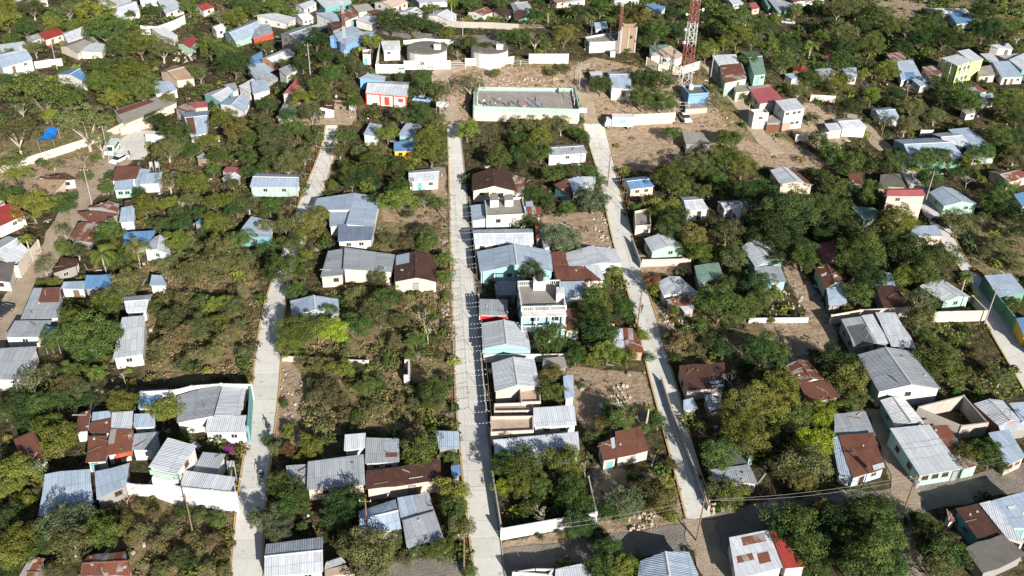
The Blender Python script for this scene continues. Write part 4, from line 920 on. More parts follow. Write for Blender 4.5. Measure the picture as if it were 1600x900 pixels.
# ---------------------------------------------------------------- walls and fences
def gpt(px, py, h=0.0):
    p = hit(px, py, h); return Vector((p.x, p.y, tz(p.x, p.y)))
def fence(tile, pts, h, mat, label, th=.18, name='boundary_wall', cat='wall', piers=True, coping=None):
    h *= .82
    W = [gpt(x, y, h) for x, y in full(tile, pts)]; org = W[0].copy(); root = thing(name, label, cat, org)
    W = [q - org for q in W]; mb = MB(); R_ = resample(W, 3.0)
    for a, b in zip(W[:-1], W[1:]):
        d = (b - a); d.z = 0; ln = d.length; d.normalize(); s = Vector((-d.y, d.x, 0)) * th / 2
        n = max(1, int(ln / 3)); 
        for i in range(n):
            p, q = a.lerp(b, i / n), a.lerp(b, (i + 1) / n)
            p = p.copy(); q = q.copy(); p.z = tz(org.x + p.x, org.y + p.y) - org.z; q.z = tz(org.x + q.x, org.y + q.y) - org.z
            bot = [v - Vector((0, 0, .4)) for v in (p - s, q - s, q + s, p + s)]; mb.prism(bot, [v + Vector((0, 0, h + .4)) for v in bot])
            fill(occ, [(org.x + v.x, org.y + v.y) for v in bot], True)
    mb.build('wall_panel', [mat], root)
    if piers:
        for p in W:
            z = tz(org.x + p.x, org.y + p.y) - org.z; pb = MB(); pb.box((p.x, p.y, z + h / 2 - .1), (th + .1, th + .1, h + .3)); pb.build('pier', [mat], root)
    return root
WH, CRm, BLK, SAL = wallmat('white'), wallmat('cream'), wallmat('block'), wallmat('salmon'); PW = wallmat('pwhite')
fence('10', [(750, 402), (925, 402), (925, 380), (1212, 378)], 2.7, PW, 'long white compound wall in front of the first water tank')
fence('10', [(925, 252), (1060, 240), (1290, 252)], 2.0, WH, 'back compound wall behind the first water tank')
fence('10', [(750, 400), (762, 330), (775, 270)], 2.4, WH, 'left side wall of the water tank compound')
fence('10', [(1310, 365), (1480, 365), (1610, 352)], 2.2, PW, 'white wall in front of the second water tank')
fence('20', [(110, 336), (352, 336)], 3.0, WH, 'stained white wall panel left of the antenna hut')
fence('20', [(765, 715), (1020, 702)], 3.2, CRm, 'tall cream wall beside the parked box truck')
fence('20', [(845, 358), (920, 400), (1050, 418), (1178, 380)], 2.6, CRm, 'curved cream wall of the hill house below the orange tiles')
fence('21', [(818, 722), (1115, 715)], 1.8, SAL, 'pink retaining wall under the pale green cottage')
fence('F', [(757, 554), (882, 553)], 1.8, PW, 'white garden wall below the turquoise grey gable')
fence('F', [(784, 826), (932, 800)], 2.4, PW, 'bright white wall of the walled garden by the street')
fence('F', [(766, 715), (784, 826)], 1.8, BLK, 'grey block side wall of the walled garden')
fence('F', [(932, 800), (920, 745)], 1.6, BLK, 'low block wall on the right of the walled garden')
fence('F', [(1300, 492), (1345, 484), (1420, 480)], 2.4, CRm, 'pale panelled wall behind the large grey hall')
fence('F', [(1462, 487), (1543, 485)], 2.6, CRm, 'pale yard wall of the mint house by the street')
fence('F', [(1543, 485), (1520, 462)], 2.0, CRm, 'side wall of the mint house yard')
fence('F', [(1172, 497), (1262, 496)], 1.2, WH, 'white low wall above the earth yard')
fence('F', [(1537, 434), (1584, 492), (1632, 548)], 3.0, wallmat('green'), 'long green wall along the far right street')
fence('03', [(795, 320), (870, 330), (960, 330)], 2.4, WH, 'stained white wall left of the green trimmed house')
fence('03', [(960, 290), (1125, 345), (1320, 365), (1470, 378)], 4.2, PW, 'tall bright wall under the green trimmed house', .25)
fence('02', [(880, 648), (1100, 636), (1195, 612), (1380, 598), (1570, 602)], 3.6, PW, 'stepped white parapet behind the left street compound')
fence('F', [(391, 606), (387, 665)], 3.6, wallmat('teal'), 'teal street wall of the left street compound')
fence('F', [(205, 185), (160, 208), (60, 240), (0, 258)], 2.2, CRm, 'long pinkish yard wall left of the cement hall')
fence('F', [(188, 200), (235, 187)], 2.2, SAL, 'pink boundary wall under the cement hall')
fence('F', [(228, 210), (258, 211)], 2.2, PW, 'short white wall right of the paved yard')
fence('01', [(-20, 750), (110, 760), (185, 660), (235, 600)], 3.0, CRm, 'cream street wall of the big pale roof at left', .2)
fence('00', [(880, 160), (980, 165), (1080, 130), (1150, 95)], 3.2, PW, 'curved white retaining wall at the upper left')
fence('00', [(215, 385), (300, 372), (380, 365)], 2.4, WH, 'white garden wall right of the tall left edge house')
fence('10', [(1100, 120), (1280, 135), (1480, 140), (1640, 150)], 2.0, BLK, 'grey roadside wall beyond the water tanks')
fence('F', [(514, 560), (442, 556)], 1.2, SAL, 'low pink wall under the lime tree')
fence('F', [(545, 562), (575, 563)], 1.2, WH, 'short pale wall in the vacant lot')
fence('F', [(1034, 590), (1050, 640), (1085, 730), (1108, 790)], 1.3, BLK, 'dark low wall on the right verge of the right street')
fence('F', [(748, 460), (752, 560), (760, 640)], 1.6, BLK, 'dark low wall on the right verge of the middle street')
fence('F', [(1245, 210), (1285, 208), (1300, 205)], 2.0, WH, 'white front wall left of the dirt crossing house')
fence('F', [(1440, 203), (1458, 203)], 1.6, PW, 'bright white scrap of wall in the upper right scrub')
fence('F', [(988, 372), (1002, 410)], 1.6, BLK, 'block wall beside the pale green cottage')
fence('F', [(1268, 148), (1305, 150)], 2.0, CRm, 'cream garden wall in the right hand clearing')
# roofless shell on the right
fence('F', [(1433, 636), (1506, 618), (1543, 660), (1503, 665), (1433, 636)], 3.0, BLK, 'roofless grey block shell beside the large hall', .2, 'unfinished_building', 'building')
tag(fence('F', [(632, 562), (639, 562), (639, 586), (631, 586)], 2.2, WH, 'pale pillar like block alone in the vacant lot', .3, 'block_pillar', 'pillar', False))
# ---------------------------------------------------------------- water tanks
def watertank(px, py, rpx, label):
    ze = 3.2; p = hit(px, py, ze); r = rpx * pxm(p); g = tz(p.x, p.y); fill(occ, [(p.x + r * math.cos(t), p.y + r * math.sin(t)) for t in np.linspace(0, 6.28, 24)], True)
    root = thing('water_tank', label, 'water tank', (p.x, p.y, g)); mb = MB(); mb.cyl((0, 0, -.8), r, ze + .6, 48); mb.build('drum', [PW], root)
    mb = MB(); mb.cyl((0, 0, ze - .2), r + .12, .22, 48, 0, r * .98); mb.build('roof', [roofmat('tcon')], root)
    mb = MB(); mb.box((r * .55, -r * .15, ze + .45), (1.6, 1.3, .9)); hb = mb.build('access_hatch', [PW], root); mb = MB(); mb.box((r * .55, -r * .15, ze + .95), (1.8, 1.5, .1)); mb.build('hatch_lid', [PW], hb)
    mb = MB()
    for s in (-1, 1): mb.tube((-r * .5 + s * .22, -r * .87 - .1, -.3), (-r * .5 + s * .22, -r * .87 - .1, ze + .6), .03)
    for k in range(9): mb.tube((-r * .5 - .22, -r * .87 - .1, .2 + k * .38), (-r * .5 + .22, -r * .87 - .1, .2 + k * .38), .022)
    mb.build('ladder', [METAL], root); THINGS.append((Vector((p.x, p.y, g)), label))
    return root
watertank(667, 74, 31, 'round white water tank on the left of the hilltop'); watertank(765, 74, 29, 'round white water tank on the right of the hilltop')
HS['pump'] = house('10', nums('780,266,898,266,905,312,795,314'), 3.4, 's', 'w', 'pwhite', 'white pump house beside the left water tank', 'W.3W X')
# ---------------------------------------------------------------- fences, gate
def railing(tile, pts, h, label, mat=None, name='railing', cat='railing', step=2.0):
    W = [gpt(x, y, h) for x, y in full(tile, pts)]; org = W[0].copy(); root = thing(name, label, cat, org); W = resample([q - org for q in W], step)
    W = [Vector((q.x, q.y, tz(org.x + q.x, org.y + q.y) - org.z)) for q in W]; mat = mat or METAL; mb = MB()
    for a, b in zip(W[:-1], W[1:]):
        for k in (.35, .7, 1.0): mb.tube(a + Vector((0, 0, h * k)), b + Vector((0, 0, h * k)), .03, .03, 4)
    mb.build('rail', [mat], root)
    for a in W: pb = MB(); pb.tube(a - Vector((0, 0, .2)), a + Vector((0, 0, h)), .05, .05, 5); pb.build('post', [mat], root)
railing('10', [(1212, 392), (1310, 390)], 1.8, 'pipe gate between the two tank compounds', PW, 'gate', 'gate')
railing('20', [(0, 380), (110, 372)], 1.4, 'white pipe fence right of the second tank', PW)
# ---------------------------------------------------------------- sports court
def court():
    P = [gpt(*q) for q in ((744, 142), (898, 145), (903, 178), (743, 170))]; zc = max(p.z for p in P) + .15; c = sum(P, Vector()) / 4; org = Vector((c.x, c.y, zc)); root = thing('sports_court', 'walled concrete sports court with mint green edging', 'sports court', org)
    Q = [onplane(x, y, zc) - org for x, y in ((742, 141), (897, 143), (904, 176), (741, 171))]; zb = min(p.z for p in P) - zc - 1.2
    fill(occ, [(q.x + org.x, q.y + org.y) for q in Q], True); mb = MB(); mb.prism([Vector((q.x, q.y, zb)) for q in Q], [Vector((q.x, q.y, 0)) for q in Q]); mb.build('slab', [dirtmat('court_concrete', (.30, .275, .25), (.38, .35, .32))], root)
    mint = wallmat('mint'); hs = [.8, 1.1, .9, 1.1]
    for i in range(4):
        p, q = Q[i], Q[(i + 1) % 4]; d = (q - p).normalized(); s = Vector((-d.y, d.x, 0)); s = s if s.dot(p) > 0 else -s; s *= .25
        A = [p, q, q + s, p + s]; mb = MB(); mb.prism([Vector((a.x, a.y, zb if i != 0 else -.3)) for a in A], [Vector((a.x, a.y, hs[i])) for a in A]); w_ = mb.build('side_wall', [mint if i != 2 else CRm], root)
        if i == 2: mb = MB(); nrm = s.normalized(); A = [p + s + nrm * .02, q + s + nrm * .02]; mb.prism([A[0] + Vector((0, 0, -.35)), A[1] + Vector((0, 0, -.35)), A[1] + nrm * .04 + Vector((0, 0, -.35)), A[0] + nrm * .04 + Vector((0, 0, -.35))], [A[0] + Vector((0, 0, .93)), A[1] + Vector((0, 0, .93)), A[1] + nrm * .04 + Vector((0, 0, .93)), A[0] + nrm * .04 + Vector((0, 0, .93))]); mb.build('mint_band', [mint], root)
    mid = lambda u, v: Q[0].lerp(Q[1], u).lerp(Q[3].lerp(Q[2], u), v)
    lm = MB()
    for (a, b) in (((.02, .04), (.98, .04)), ((.02, .96), (.98, .96)), ((.02, .04), (.02, .96)), ((.98, .04), (.98, .96)), ((.5, .04), (.5, .96)), ((.14, .3), (.14, .7)), ((.86, .3), (.86, .7))):
        p, q = mid(*a), mid(*b); d = (q - p).normalized(); s = Vector((-d.y, d.x, 0)) * .05; lm.prism([p - s, q - s, q + s, p + s], [x + Vector((0, 0, .006)) for x in (p - s, q - s, q + s, p + s)])
    lm.build('court_line', [plain('faded_paint', (.5, .48, .42), .9)], root)
    for u, lab in ((.03, 'left'), (.97, 'right')):
        a, b = mid(u, .3) + org, mid(u, .72) + org; g = thing('goal_frame', f'white goal frame with backboard at the {lab} end of the sports court', 'goal', a); L2 = b - a; s = 1 if u < .5 else -1; mb = MB()
        mb.tube((0, 0, 0), (0, 0, 2.2), .06); mb.tube(L2, L2 + Vector((0, 0, 2.2)), .06); mb.tube((0, 0, 2.2), L2 + Vector((0, 0, 2.2)), .06); mb.build('goal_post', [PW], g)
        m = L2 / 2; mb = MB(); mb.tube(m + Vector((-s * .2, 0, 0)), m + Vector((s * .4, 0, 3.0)), .07); mb.build('pole', [METAL], g); mb = MB(); mb.box((m.x + s * .45, m.y, 3.2), (.06, 1.7, 1.0)); bb = mb.build('backboard', [PW], g)
        mb = MB()
        for i in range(12): t0, t1 = i * math.pi / 6, (i + 1) * math.pi / 6; cx = m.x + s * .75; mb.tube((cx + .22 * math.cos(t0), m.y + .22 * math.sin(t0), 2.9), (cx + .22 * math.cos(t1), m.y + .22 * math.sin(t1), 2.9), .02, .02, 4)
        mb.build('hoop', [wallmat('orange')], bb)
    # corner sign panels and lamp posts
    for px, py, lab in ((752, 168, 'left'), (910, 173, 'right')):
        p = gpt(px, py, 1.4); t = thing('sign_board', f'blank white board at the {lab} front corner of the court', 'board', p); mb = MB(); mb.box((0, -.3, 1.6), (1.9, .08, 1.2)); mb.build('panel', [PW], t)
        mb = MB(); mb.tube((-.7, -.2, -.3), (-.7, -.2, 2.2), .04); mb.build('post', [METAL], t); mb = MB(); mb.tube((.7, -.2, -.3), (.7, -.2, 2.2), .04); mb.build('post', [METAL], t)
    return org, mid, Q
CO, CM, CQ = court(); THINGS.append((CO, 'walled sports court'))
# ---------------------------------------------------------------- people
def bodymesh(pose):
    """one continuous skinned figure, 1.7 m tall; pose 0 standing, 1 walking, 2 arms out, 3 seated astride"""
    st = {0: 0, 1: .22, 2: .16, 3: .3}[pose]; sx = .1 + (.06 if pose == 2 else 0)
    V = [(0, 0, .92), (0, 0, 1.12), (0, 0, 1.38), (0, .0, 1.5), (0, -.02, 1.62), (0, -.02, 1.72)]
    if pose == 3: legs = [[(s * .11, 0, .88), (s * .2, -.4, .78), (s * .2, -.25, .38), (s * .2, -.4, .33)] for s in (-1, 1)]
    else: legs = [[(s * sx, 0, .88), (s * sx, s * st * .5 - .03, .48), (s * (sx + .01), s * st, .07), (s * (sx + .02), s * st - .14, .04)] for s in (-1, 1)]
    if pose == 2: arms = [[(s * .2, 0, 1.4), (s * .42, -.08, 1.25), (s * .62, -.2, 1.3), (s * .7, -.24, 1.31)] for s in (-1, 1)]
    elif pose == 3: arms = [[(s * .2, 0, 1.4), (s * .3, -.2, 1.2), (s * .28, -.45, 1.12), (s * .27, -.52, 1.11)] for s in (-1, 1)]
    else: arms = [[(s * .2, 0, 1.4), (s * .26, s * st * -.3, 1.12), (s * .25, -.05 - s * st * .5, .88), (s * .24, -.07 - s * st * .5, .79)] for s in (-1, 1)]
    E = [(i, i + 1) for i in range(5)]; rad = [.14, .12, .16, .06, .095, .07]
    for ch, root_, rr in ((legs[0], 0, (.1, .07, .05, .04)), (legs[1], 0, (.1, .07, .05, .04)), (arms[0], 2, (.07, .05, .038, .03)), (arms[1], 2, (.07, .05, .038, .03))):
        pr = root_
        for q, r_ in zip(ch, rr): V.append(q); rad.append(r_); E.append((pr, len(V) - 1)); pr = len(V) - 1
    me = bpy.data.meshes.new('person_rig'); me.from_pydata(V, E, []); o = bpy.data.objects.new('rig', me); COL.objects.link(o)
    o.modifiers.new('skin', 'SKIN'); o.modifiers.new('sub', 'SUBSURF').levels = 1
    for i, d in enumerate(me.skin_vertices[0].data): d.radius = (rad[i], rad[i] * .8); d.use_root = i == 0
    dg = bpy.context.evaluated_depsgraph_get(); m2 = bpy.data.meshes.new_from_object(o.evaluated_get(dg)); bpy.data.objects.remove(o); return m2
SKIN = plain('skin', (.30, .16, .10), .6); HAIR = plain('hair', (.02, .015, .012), .6)
CLOTH = {'red': (.6, .03, .02), 'blue': (.04, .12, .4), 'white': (.7, .7, .68), 'black': (.02, .02, .025), 'teal': (.05, .35, .33), 'yellow': (.6, .42, .05), 'grey': (.2, .2, .2), 'denim': (.05, .08, .16)}
BODIES = [bodymesh(i) for i in range(4)]
def person(p, pose, top, bot, label, rz=0.0, s=1.0):
    root = thing('person', label, 'person', p, None, rz); me = BODIES[pose].copy(); me.name = 'body'; me.materials.clear()
    for m in (SKIN, plain('cloth_' + top, CLOTH[top], .9), plain('cloth_' + bot, CLOTH[bot], .9), TYRE): me.materials.append(m)
    mi = []
    for f in me.polygons:
        c = f.center; r_ = abs(c.x)
        mi.append(3 if c.z < .09 and pose != 3 else 2 if c.z < .98 and not (r_ > .19 and pose in (0, 1) and c.z > .7) else 1 if (c.z < 1.5 and not (r_ > .3) and not (r_ > .22 and c.z < 1.12)) else 0)
    me.polygons.foreach_set('material_index', mi); me.polygons.foreach_set('use_smooth', [True] * len(mi)); b = obj('body', me, root)
    mb = MB(); n = 8
    for i in range(n):
        for j in range(3):
            def q(a, e): return (math.cos(a) * math.cos(e) * .105, math.sin(a) * math.cos(e) * .11, 1.66 + math.sin(e) * .12)
            a0, a1, e0, e1 = i * 6.2832 / n, (i + 1) * 6.2832 / n, j * .52, (j + 1) * .52; mb.quad(q(a0, e0), q(a1, e0), q(a1, e1), q(a0, e1))
    mb.build('hair', [HAIR], root); root.scale = (s,) * 3; return root
for (u, v, pose, t, b, lab) in ((.09, .8, 0, 'white', 'black', 'player in white at the left front corner of the court'), (.15, .88, 1, 'black', 'grey', 'player in black near the left front court wall'), (.24, .68, 2, 'white', 'denim', 'player in white with arms out in the left half of the court'),
        (.2, .9, 0, 'white', 'blue', 'spectator in white along the left front court wall'), (.33, .88, 1, 'black', 'black', 'dark clothed player at the court front left of centre'), (.42, .8, 0, 'black', 'denim', 'dark clothed player at the middle of the court front'),
        (.48, .93, 2, 'red', 'white', 'player in a red shirt at the court front wall'), (.56, .82, 1, 'blue', 'blue', 'player in blue right of the red shirted player'), (.59, .62, 2, 'black', 'black', 'dark player standing in the right half of the court'), (.65, .9, 0, 'blue', 'denim', 'rightmost player by the court front wall')):
    person(CO + CM(u, v), pose, t, b, lab, u * 9)
pt = lambda x, y, dz=0.0: gpt(x, y) + Vector((0, 0, dz))
person(pt(702, 163, .12), 0, 'red', 'denim', 'person in red beside the white canopy left of the court', .4); person(pt(726, 172, .1), 1, 'black', 'grey', 'dark clothed person walking on the dirt track by the court', 2)
person(pt(1002, 489, .12), 1, 'black', 'denim', 'dark clothed person walking down the right street', .3); person(pt(913, 178, .1), 0, 'grey', 'black', 'person in grey beside the right court corner', 1)
# ---------------------------------------------------------------- vehicles
PAINTS = {'white': (.75, .75, .74), 'dark': (.03, .035, .045), 'blue': (.25, .4, .6), 'mintv': (.58, .68, .64), 'redv': (.45, .03, .02), 'silver': (.45, .46, .47)}
def paint(k): return plain('car_paint_' + k, PAINTS[k], .25, 0, .6)
def wheels(root, xs, ys, r=.33):
    for x in xs:
        for y in ys:
            mb = MB(); mb.tube((x - .11, y, r), (x + .11, y, r), r, r, 16); w_ = mb.build('wheel', [TYRE], root); s = 1 if x > 0 else -1; mb = MB(); mb.tube((x + s * .1, y, r), (x + s * .125, y, r), r * .6, r * .55, 12); mb.build('rim', [METAL], w_)
def loft(secs, w, mat, name, root, taper=.9):
    """closed side profile (y, z) extruded over the width with rounded shoulders"""
    mb = MB(); n = len(secs); zs = [z for y, z in secs]; z0, z1 = min(zs), max(zs)
    def xw(z, k): return (w / 2) * (1 - (1 - taper) * ((z - z0) / (z1 - z0)) ** 2) * k
    L_ = [Vector((-xw(z, 1), y, z)) for y, z in secs]; R_ = [Vector((xw(z, 1), y, z)) for y, z in secs]
    for i in range(n): j = (i + 1) % n; mb.quad(L_[i], L_[j], R_[j], R_[i])
    k = len(mb.v); mb.v += [tuple(p) for p in L_]; mb.f.append(tuple(range(k, k + n))); mb.m.append(0); mb.uv.append([(0, 0)] * n)
    k = len(mb.v); mb.v += [tuple(p) for p in R_]; mb.f.append(tuple(reversed(range(k, k + n)))); mb.m.append(0); mb.uv.append([(0, 0)] * n)
    o = mb.build(name, [mat], root); bv = o.modifiers.new('bevel', 'BEVEL'); bv.width = .05; bv.segments = 2; bv.limit_method = 'ANGLE'; return o
def lights_(root, w, y0, y1, z):
    for s in (-1, 1):
        mb = MB(); mb.box((s * w * .36, y0, z), (.3, .06, .14)); mb.build('headlight', [plain('lamp_glass', (.7, .7, .65), .1)], root); mb = MB(); mb.box((s * w * .38, y1, z), (.22, .06, .16)); mb.build('tail_light', [plain('tail_lamp', (.5, .02, .01), .2)], root)
def car(p, rz, col, label, kind='sedan', name='parked_car', cat='car'):
    root = thing(name, label, cat, p, None, rz); m = paint(col)
    if kind == 'pickup':
        loft([(-2.5, .35), (-2.5, .78), (-1.4, .92), (2.45, .92), (2.5, .4)], 1.8, m, 'body', root); loft([(-1.35, .9), (-.75, 1.5), (.55, 1.52), (.75, .9)], 1.62, GLASS, 'cabin_glass', root, .8); loft([(-.72, 1.47), (-.6, 1.56), (.5, 1.57), (.58, 1.48)], 1.5, m, 'cabin_roof', root, .95)
        mb = MB(); mb.box((0, 1.62, .935), (1.5, 1.5, .03)); mb.build('cargo_bed', [DARK], root); wheels(root, (-.8, .8), (-1.6, 1.55), .38); lights_(root, 1.8, -2.5, 2.5, .7)
    elif kind == 'van':
        loft([(-2.5, .4), (-2.5, 1.0), (-2.1, 1.2), (-1.6, 2.0), (-1.3, 2.15), (2.5, 2.15), (2.55, .4)], 1.9, m, 'body', root, .93)
        mb = MB(); mb.prism([(-.78, -2.12, 1.25), (.78, -2.12, 1.25), (.7, -1.66, 1.97), (-.7, -1.66, 1.97)], [(-.78, -2.18, 1.27), (.78, -2.18, 1.27), (.7, -1.72, 2.0), (-.7, -1.72, 2.0)]); mb.build('windscreen', [GLASS], root)
        for s in (-1, 1): mb = MB(); mb.box((s * .93, .4, 1.55), (.04, 3.2, .5)); mb.build('side_window', [GLASS], root)
        wheels(root, (-.85, .85), (-1.7, 1.6), .36); lights_(root, 1.9, -2.5, 2.55, .8)
    else:
        loft([(-2.15, .3), (-2.2, .62), (-1.2, .82), (1.75, .86), (2.15, .72), (2.15, .32)], 1.72, m, 'body', root); loft([(-1.2, .8), (-.55, 1.32), (.8, 1.34), (1.6, .84)], 1.5, GLASS, 'cabin_glass', root, .8); loft([(-.55, 1.28), (-.45, 1.38), (.7, 1.39), (.85, 1.3)], 1.38, m, 'cabin_roof', root, .95)
        wheels(root, (-.78, .78), (-1.35, 1.3), .31); lights_(root, 1.72, -2.18, 2.15, .6)
    return root
def truck(p, rz, label):
    root = thing('box_truck', label, 'truck', p, None, rz); m = paint('white')
    loft([(-3.0, .5), (-3.05, 1.2), (-2.75, 2.1), (-1.7, 2.2), (-1.65, .5)], 1.95, m, 'cab', root); mb = MB(); mb.prism([(-.8, -3.0, 1.3), (.8, -3.0, 1.3), (.75, -2.8, 2.0), (-.75, -2.8, 2.0)], [(-.8, -3.06, 1.3), (.8, -3.06, 1.3), (.75, -2.87, 2.02), (-.75, -2.87, 2.02)]); mb.build('windscreen', [GLASS], root)
    mb = MB(); mb.box((0, .9, 1.75), (2.2, 4.8, 2.2)); cb = mb.build('cargo_box', [m], root)
    for s in (-1, 1): mb = MB(); mb.box((s * 1.11, .9, 1.85), (.03, 1.7, 1.0)); mb.build('side_panel', [plain('light_blue_panel', (.22, .42, .55), .5)], cb)
    mb = MB(); mb.box((0, .6, .55), (1.0, 5.6, .2)); mb.build('chassis', [TYRE], root); wheels(root, (-.9, .9), (-2.3, 2.3), .42); lights_(root, 1.9, -3.06, 3.3, .75)
truck(pt(965, 199, .05), R(-88), 'white box truck with a light blue panel at the top of the right street')
car(pt(1069, 187, .05), R(15), 'white', 'white pickup parked on the dirt below the blue roofed tower house', 'pickup', 'pickup_truck', 'pickup truck')
car(pt(177, 238, .05), R(3), 'mintv', 'white and green van parked at the left dirt street', 'van', 'parked_van', 'van')
car(pt(187, 252, .05), R(-25), 'white', 'white car parked behind the van on the left dirt street')
car(pt(436, 66, .1), R(85), 'white', 'white car by the red fronted shop'); car(pt(1231, 37, .05), R(80), 'silver', 'silver car under the trees at the upper right')
car(pt(1472, 352, .14), R(35), 'dark', 'dark car in the shade on the far right street'); car(pt(4, 492, .1), R(-15), 'dark', 'black car at the left edge dirt street')
car(pt(660, 159, .1), R(80), 'blue', 'blue car half hidden by trees above the middle street')
def moto(p, rz, label):
    root = thing('motorcycle', label, 'motorcycle', p, None, rz); mb = MB()
    for y in (-.65, .65):
        mb = MB(); n = 14
        for i in range(n): a, b = i * 6.2832 / n, (i + 1) * 6.2832 / n; mb.tube((0, y + .27 * math.cos(a), .3 + .27 * math.sin(a)), (0, y + .27 * math.cos(b), .3 + .27 * math.sin(b)), .045, .045, 5)
        mb.tube((-.06, y, .3), (.06, y, .3), .06); 
        for i in range(5): a = i * 1.257; mb.tube((0, y, .3), (0, y + .26 * math.cos(a), .3 + .26 * math.sin(a)), .012, .012, 4)
        mb.build('wheel', [TYRE], root)
    mb = MB(); mb.box((0, .05, .45), (.26, .5, .3)); mb.tube((0, -.65, .3), (0, -.4, .95), .035); mb.tube((0, .65, .3), (0, .2, .6), .035); mb.box((0, -.12, .78), (.26, .42, .2)); mb.build('frame', [paint('dark')], root)
    mb = MB(); mb.box((0, .4, .8), (.26, .65, .1)); mb.build('seat', [TYRE], root); mb = MB(); mb.tube((-.33, -.34, 1.02), (.33, -.34, 1.02), .02); mb.build('handlebar', [METAL], root)
moto(pt(203, 244, .12), .5, 'motorcycle standing beside the parked van'); moto(pt(421, 677, .13), R(10), 'motorcycle ridden up the left street in tree shade'); person(pt(421, 677, .10) + Vector((0, .25, 0)), 3, 'black', 'denim', 'rider in black on the left street motorcycle', R(10))
moto(pt(409, 750, .13), R(-5), 'dark motorcycle lower on the left street'); person(pt(409, 750, .10) + Vector((0, .25, 0)), 3, 'grey', 'black', 'rider in grey lower on the left street', R(-5))
# ---------------------------------------------------------------- towers and masts
def bandmat(name, bh, off):
    m, nt, b = newmat(name); tc = N(nt, 'TexCoord').outputs['Object']; sx = N(nt, 'SeparateXYZ'); nt.links.new(tc, sx.inputs[0])
    f = math_(nt, 'LESS_THAN', math_(nt, 'FRACT', math_(nt, 'DIVIDE', math_(nt, 'ADD', sx.outputs[2], off), bh * 2)), .5)
    nt.links.new(mixc(nt, f, (.30, .10, .095), (.58, .58, .58)), b.inputs['Base Color']); b.inputs['Roughness'].default_value = .6; return m
def lattice(px, py, h, w0, w1, label, bh, name='lattice_tower', n=4, dishes=(), off=0.0):
    p = pt(px, py); root = thing(name, label, 'tower', p, None, R(12)); bm_ = bandmat('red_white_bands_' + str(int(h)), bh, off)
    cor = [(math.cos(2 * math.pi * (i + .5) / n), math.sin(2 * math.pi * (i + .5) / n)) for i in range(n)]
    W = lambda z: (w0 + (w1 - w0) * min(1, z / h)) * .7071
    P_ = lambda i, z: Vector((cor[i % n][0] * W(z), cor[i % n][1] * W(z), z))
    t = max(.03, w0 * .026)
    for i in range(n): mb = MB(); mb.tube(P_(i, -.3), P_(i, h), t * 1.25, t, 6); mb.build('tower_leg', [bm_], root)
    mb = MB(); z = 0
    while z < h - .3:
        dz = max(.7, W(z) * 1.35); z2 = min(h, z + dz)
        for i in range(n): mb.tube(P_(i, z), P_(i + 1, z2), t * .62, t * .62, 4); mb.tube(P_(i + 1, z), P_(i, z2), t * .62, t * .62, 4); mb.tube(P_(i, z2), P_(i + 1, z2), t * .6, t * .6, 4)
        z = z2
    mb.build('bracing', [bm_], root)
    for (zz, az, r) in dishes:
        d = Vector((math.cos(az), math.sin(az), 0)); c = d * (W(zz) + .55) + Vector((0, 0, zz)); mb = MB(); mb.tube(c, c + d * .4, r, r * .96, 18); mb.tube(c - d * .55, c, .05, .05, 5); mb.build('dish', [PW], root)
    return root
tw = lattice(1070, 130, 40, 2.4, .9, 'tall red and white banded lattice telecom tower on the hill', 5.3, dishes=((22.5, -.4, .55), (21.5, 3.4, .45), (17.0, 3.3, .3), (13.5, 3.5, .35), (10.5, 3.6, .38), (18.0, -.2, .4), (24.5, 3.6, .4), (26, -.6, .5)), off=.9)
for z in (23.5, 25.0):
    for k in range(6):
        a = k * 1.05; mb = MB(); mb.box((1.1 * math.cos(a), 1.1 * math.sin(a), z), (.16, .28, 1.4), a); mb.build('panel_antenna', [PW], tw)
THINGS.append((pt(1070, 130), 'red and white lattice tower'))
lattice(541, 96, 17, .55, .35, 'slim red and white mast on the left shoulder of the hill', 3.0, 'radio_mast', 3)
lattice(966, 84, 24, .6, .35, 'slim dark red mast beside the brick tower', 6.0, 'radio_mast', 3)
def bricktower():
    h = 6.4; P = [onplane(x, y, hit(983, 40, h).z) for x, y in ((974, 37), (993, 37), (995, 43), (972, 43))]; c = sum(P, Vector()) / 4; g = tz(c.x, c.y); org = Vector((c.x, c.y, g)); root = thing('brick_tower', 'square unplastered brick tower on the hilltop', 'tower', org); h = P[0].z - g; L_ = [p - org for p in P]
    fill(occ, [(p.x, p.y) for p in P], True)
    for i in range(4):
        p, q = L_[i], L_[(i + 1) % 4]; d = (q - p).normalized(); s = Vector((-d.y, d.x, 0)); s = -s if s.dot(p) > 0 else s; s *= .2; a = d * .2 if i % 2 else d * 0
        A = [p + a, q - a, q - a + s, p + a + s]; mb = MB(); mb.prism([Vector((x.x, x.y, -.8)) for x in A], [Vector((x.x, x.y, h - (.5 if i == 1 else 0))) for x in A]); mb.build('wall', [wallmat('bare_brick', (.27, .185, .13))], root)
    for i in range(4): mb = MB(); mb.box((L_[i].x, L_[i].y, h / 2 - .3), (.34, .34, h + .9)); mb.build('pillar', [BLK], root)
    c2 = (L_[2] + L_[3]) / 2; mb = MB(); mb.box((c2.x, c2.y, h / 2 - .3), (.3, .3, h + .7)); mb.build('pillar', [BLK], root); mb = MB(); mb.box((c2.x + .7, c2.y - .05, h * .62), (.6, .12, .7)); mb.build('window', [DARK], root)
    mb = MB(); mb.box((0, 0, h - 1.2), ((L_[1] - L_[0]).length - .5, (L_[0] - L_[3]).length - .5, .15)); mb.build('top_slab', [roofmat('con')], root); THINGS.append((org, 'square brick tower'))
bricktower()
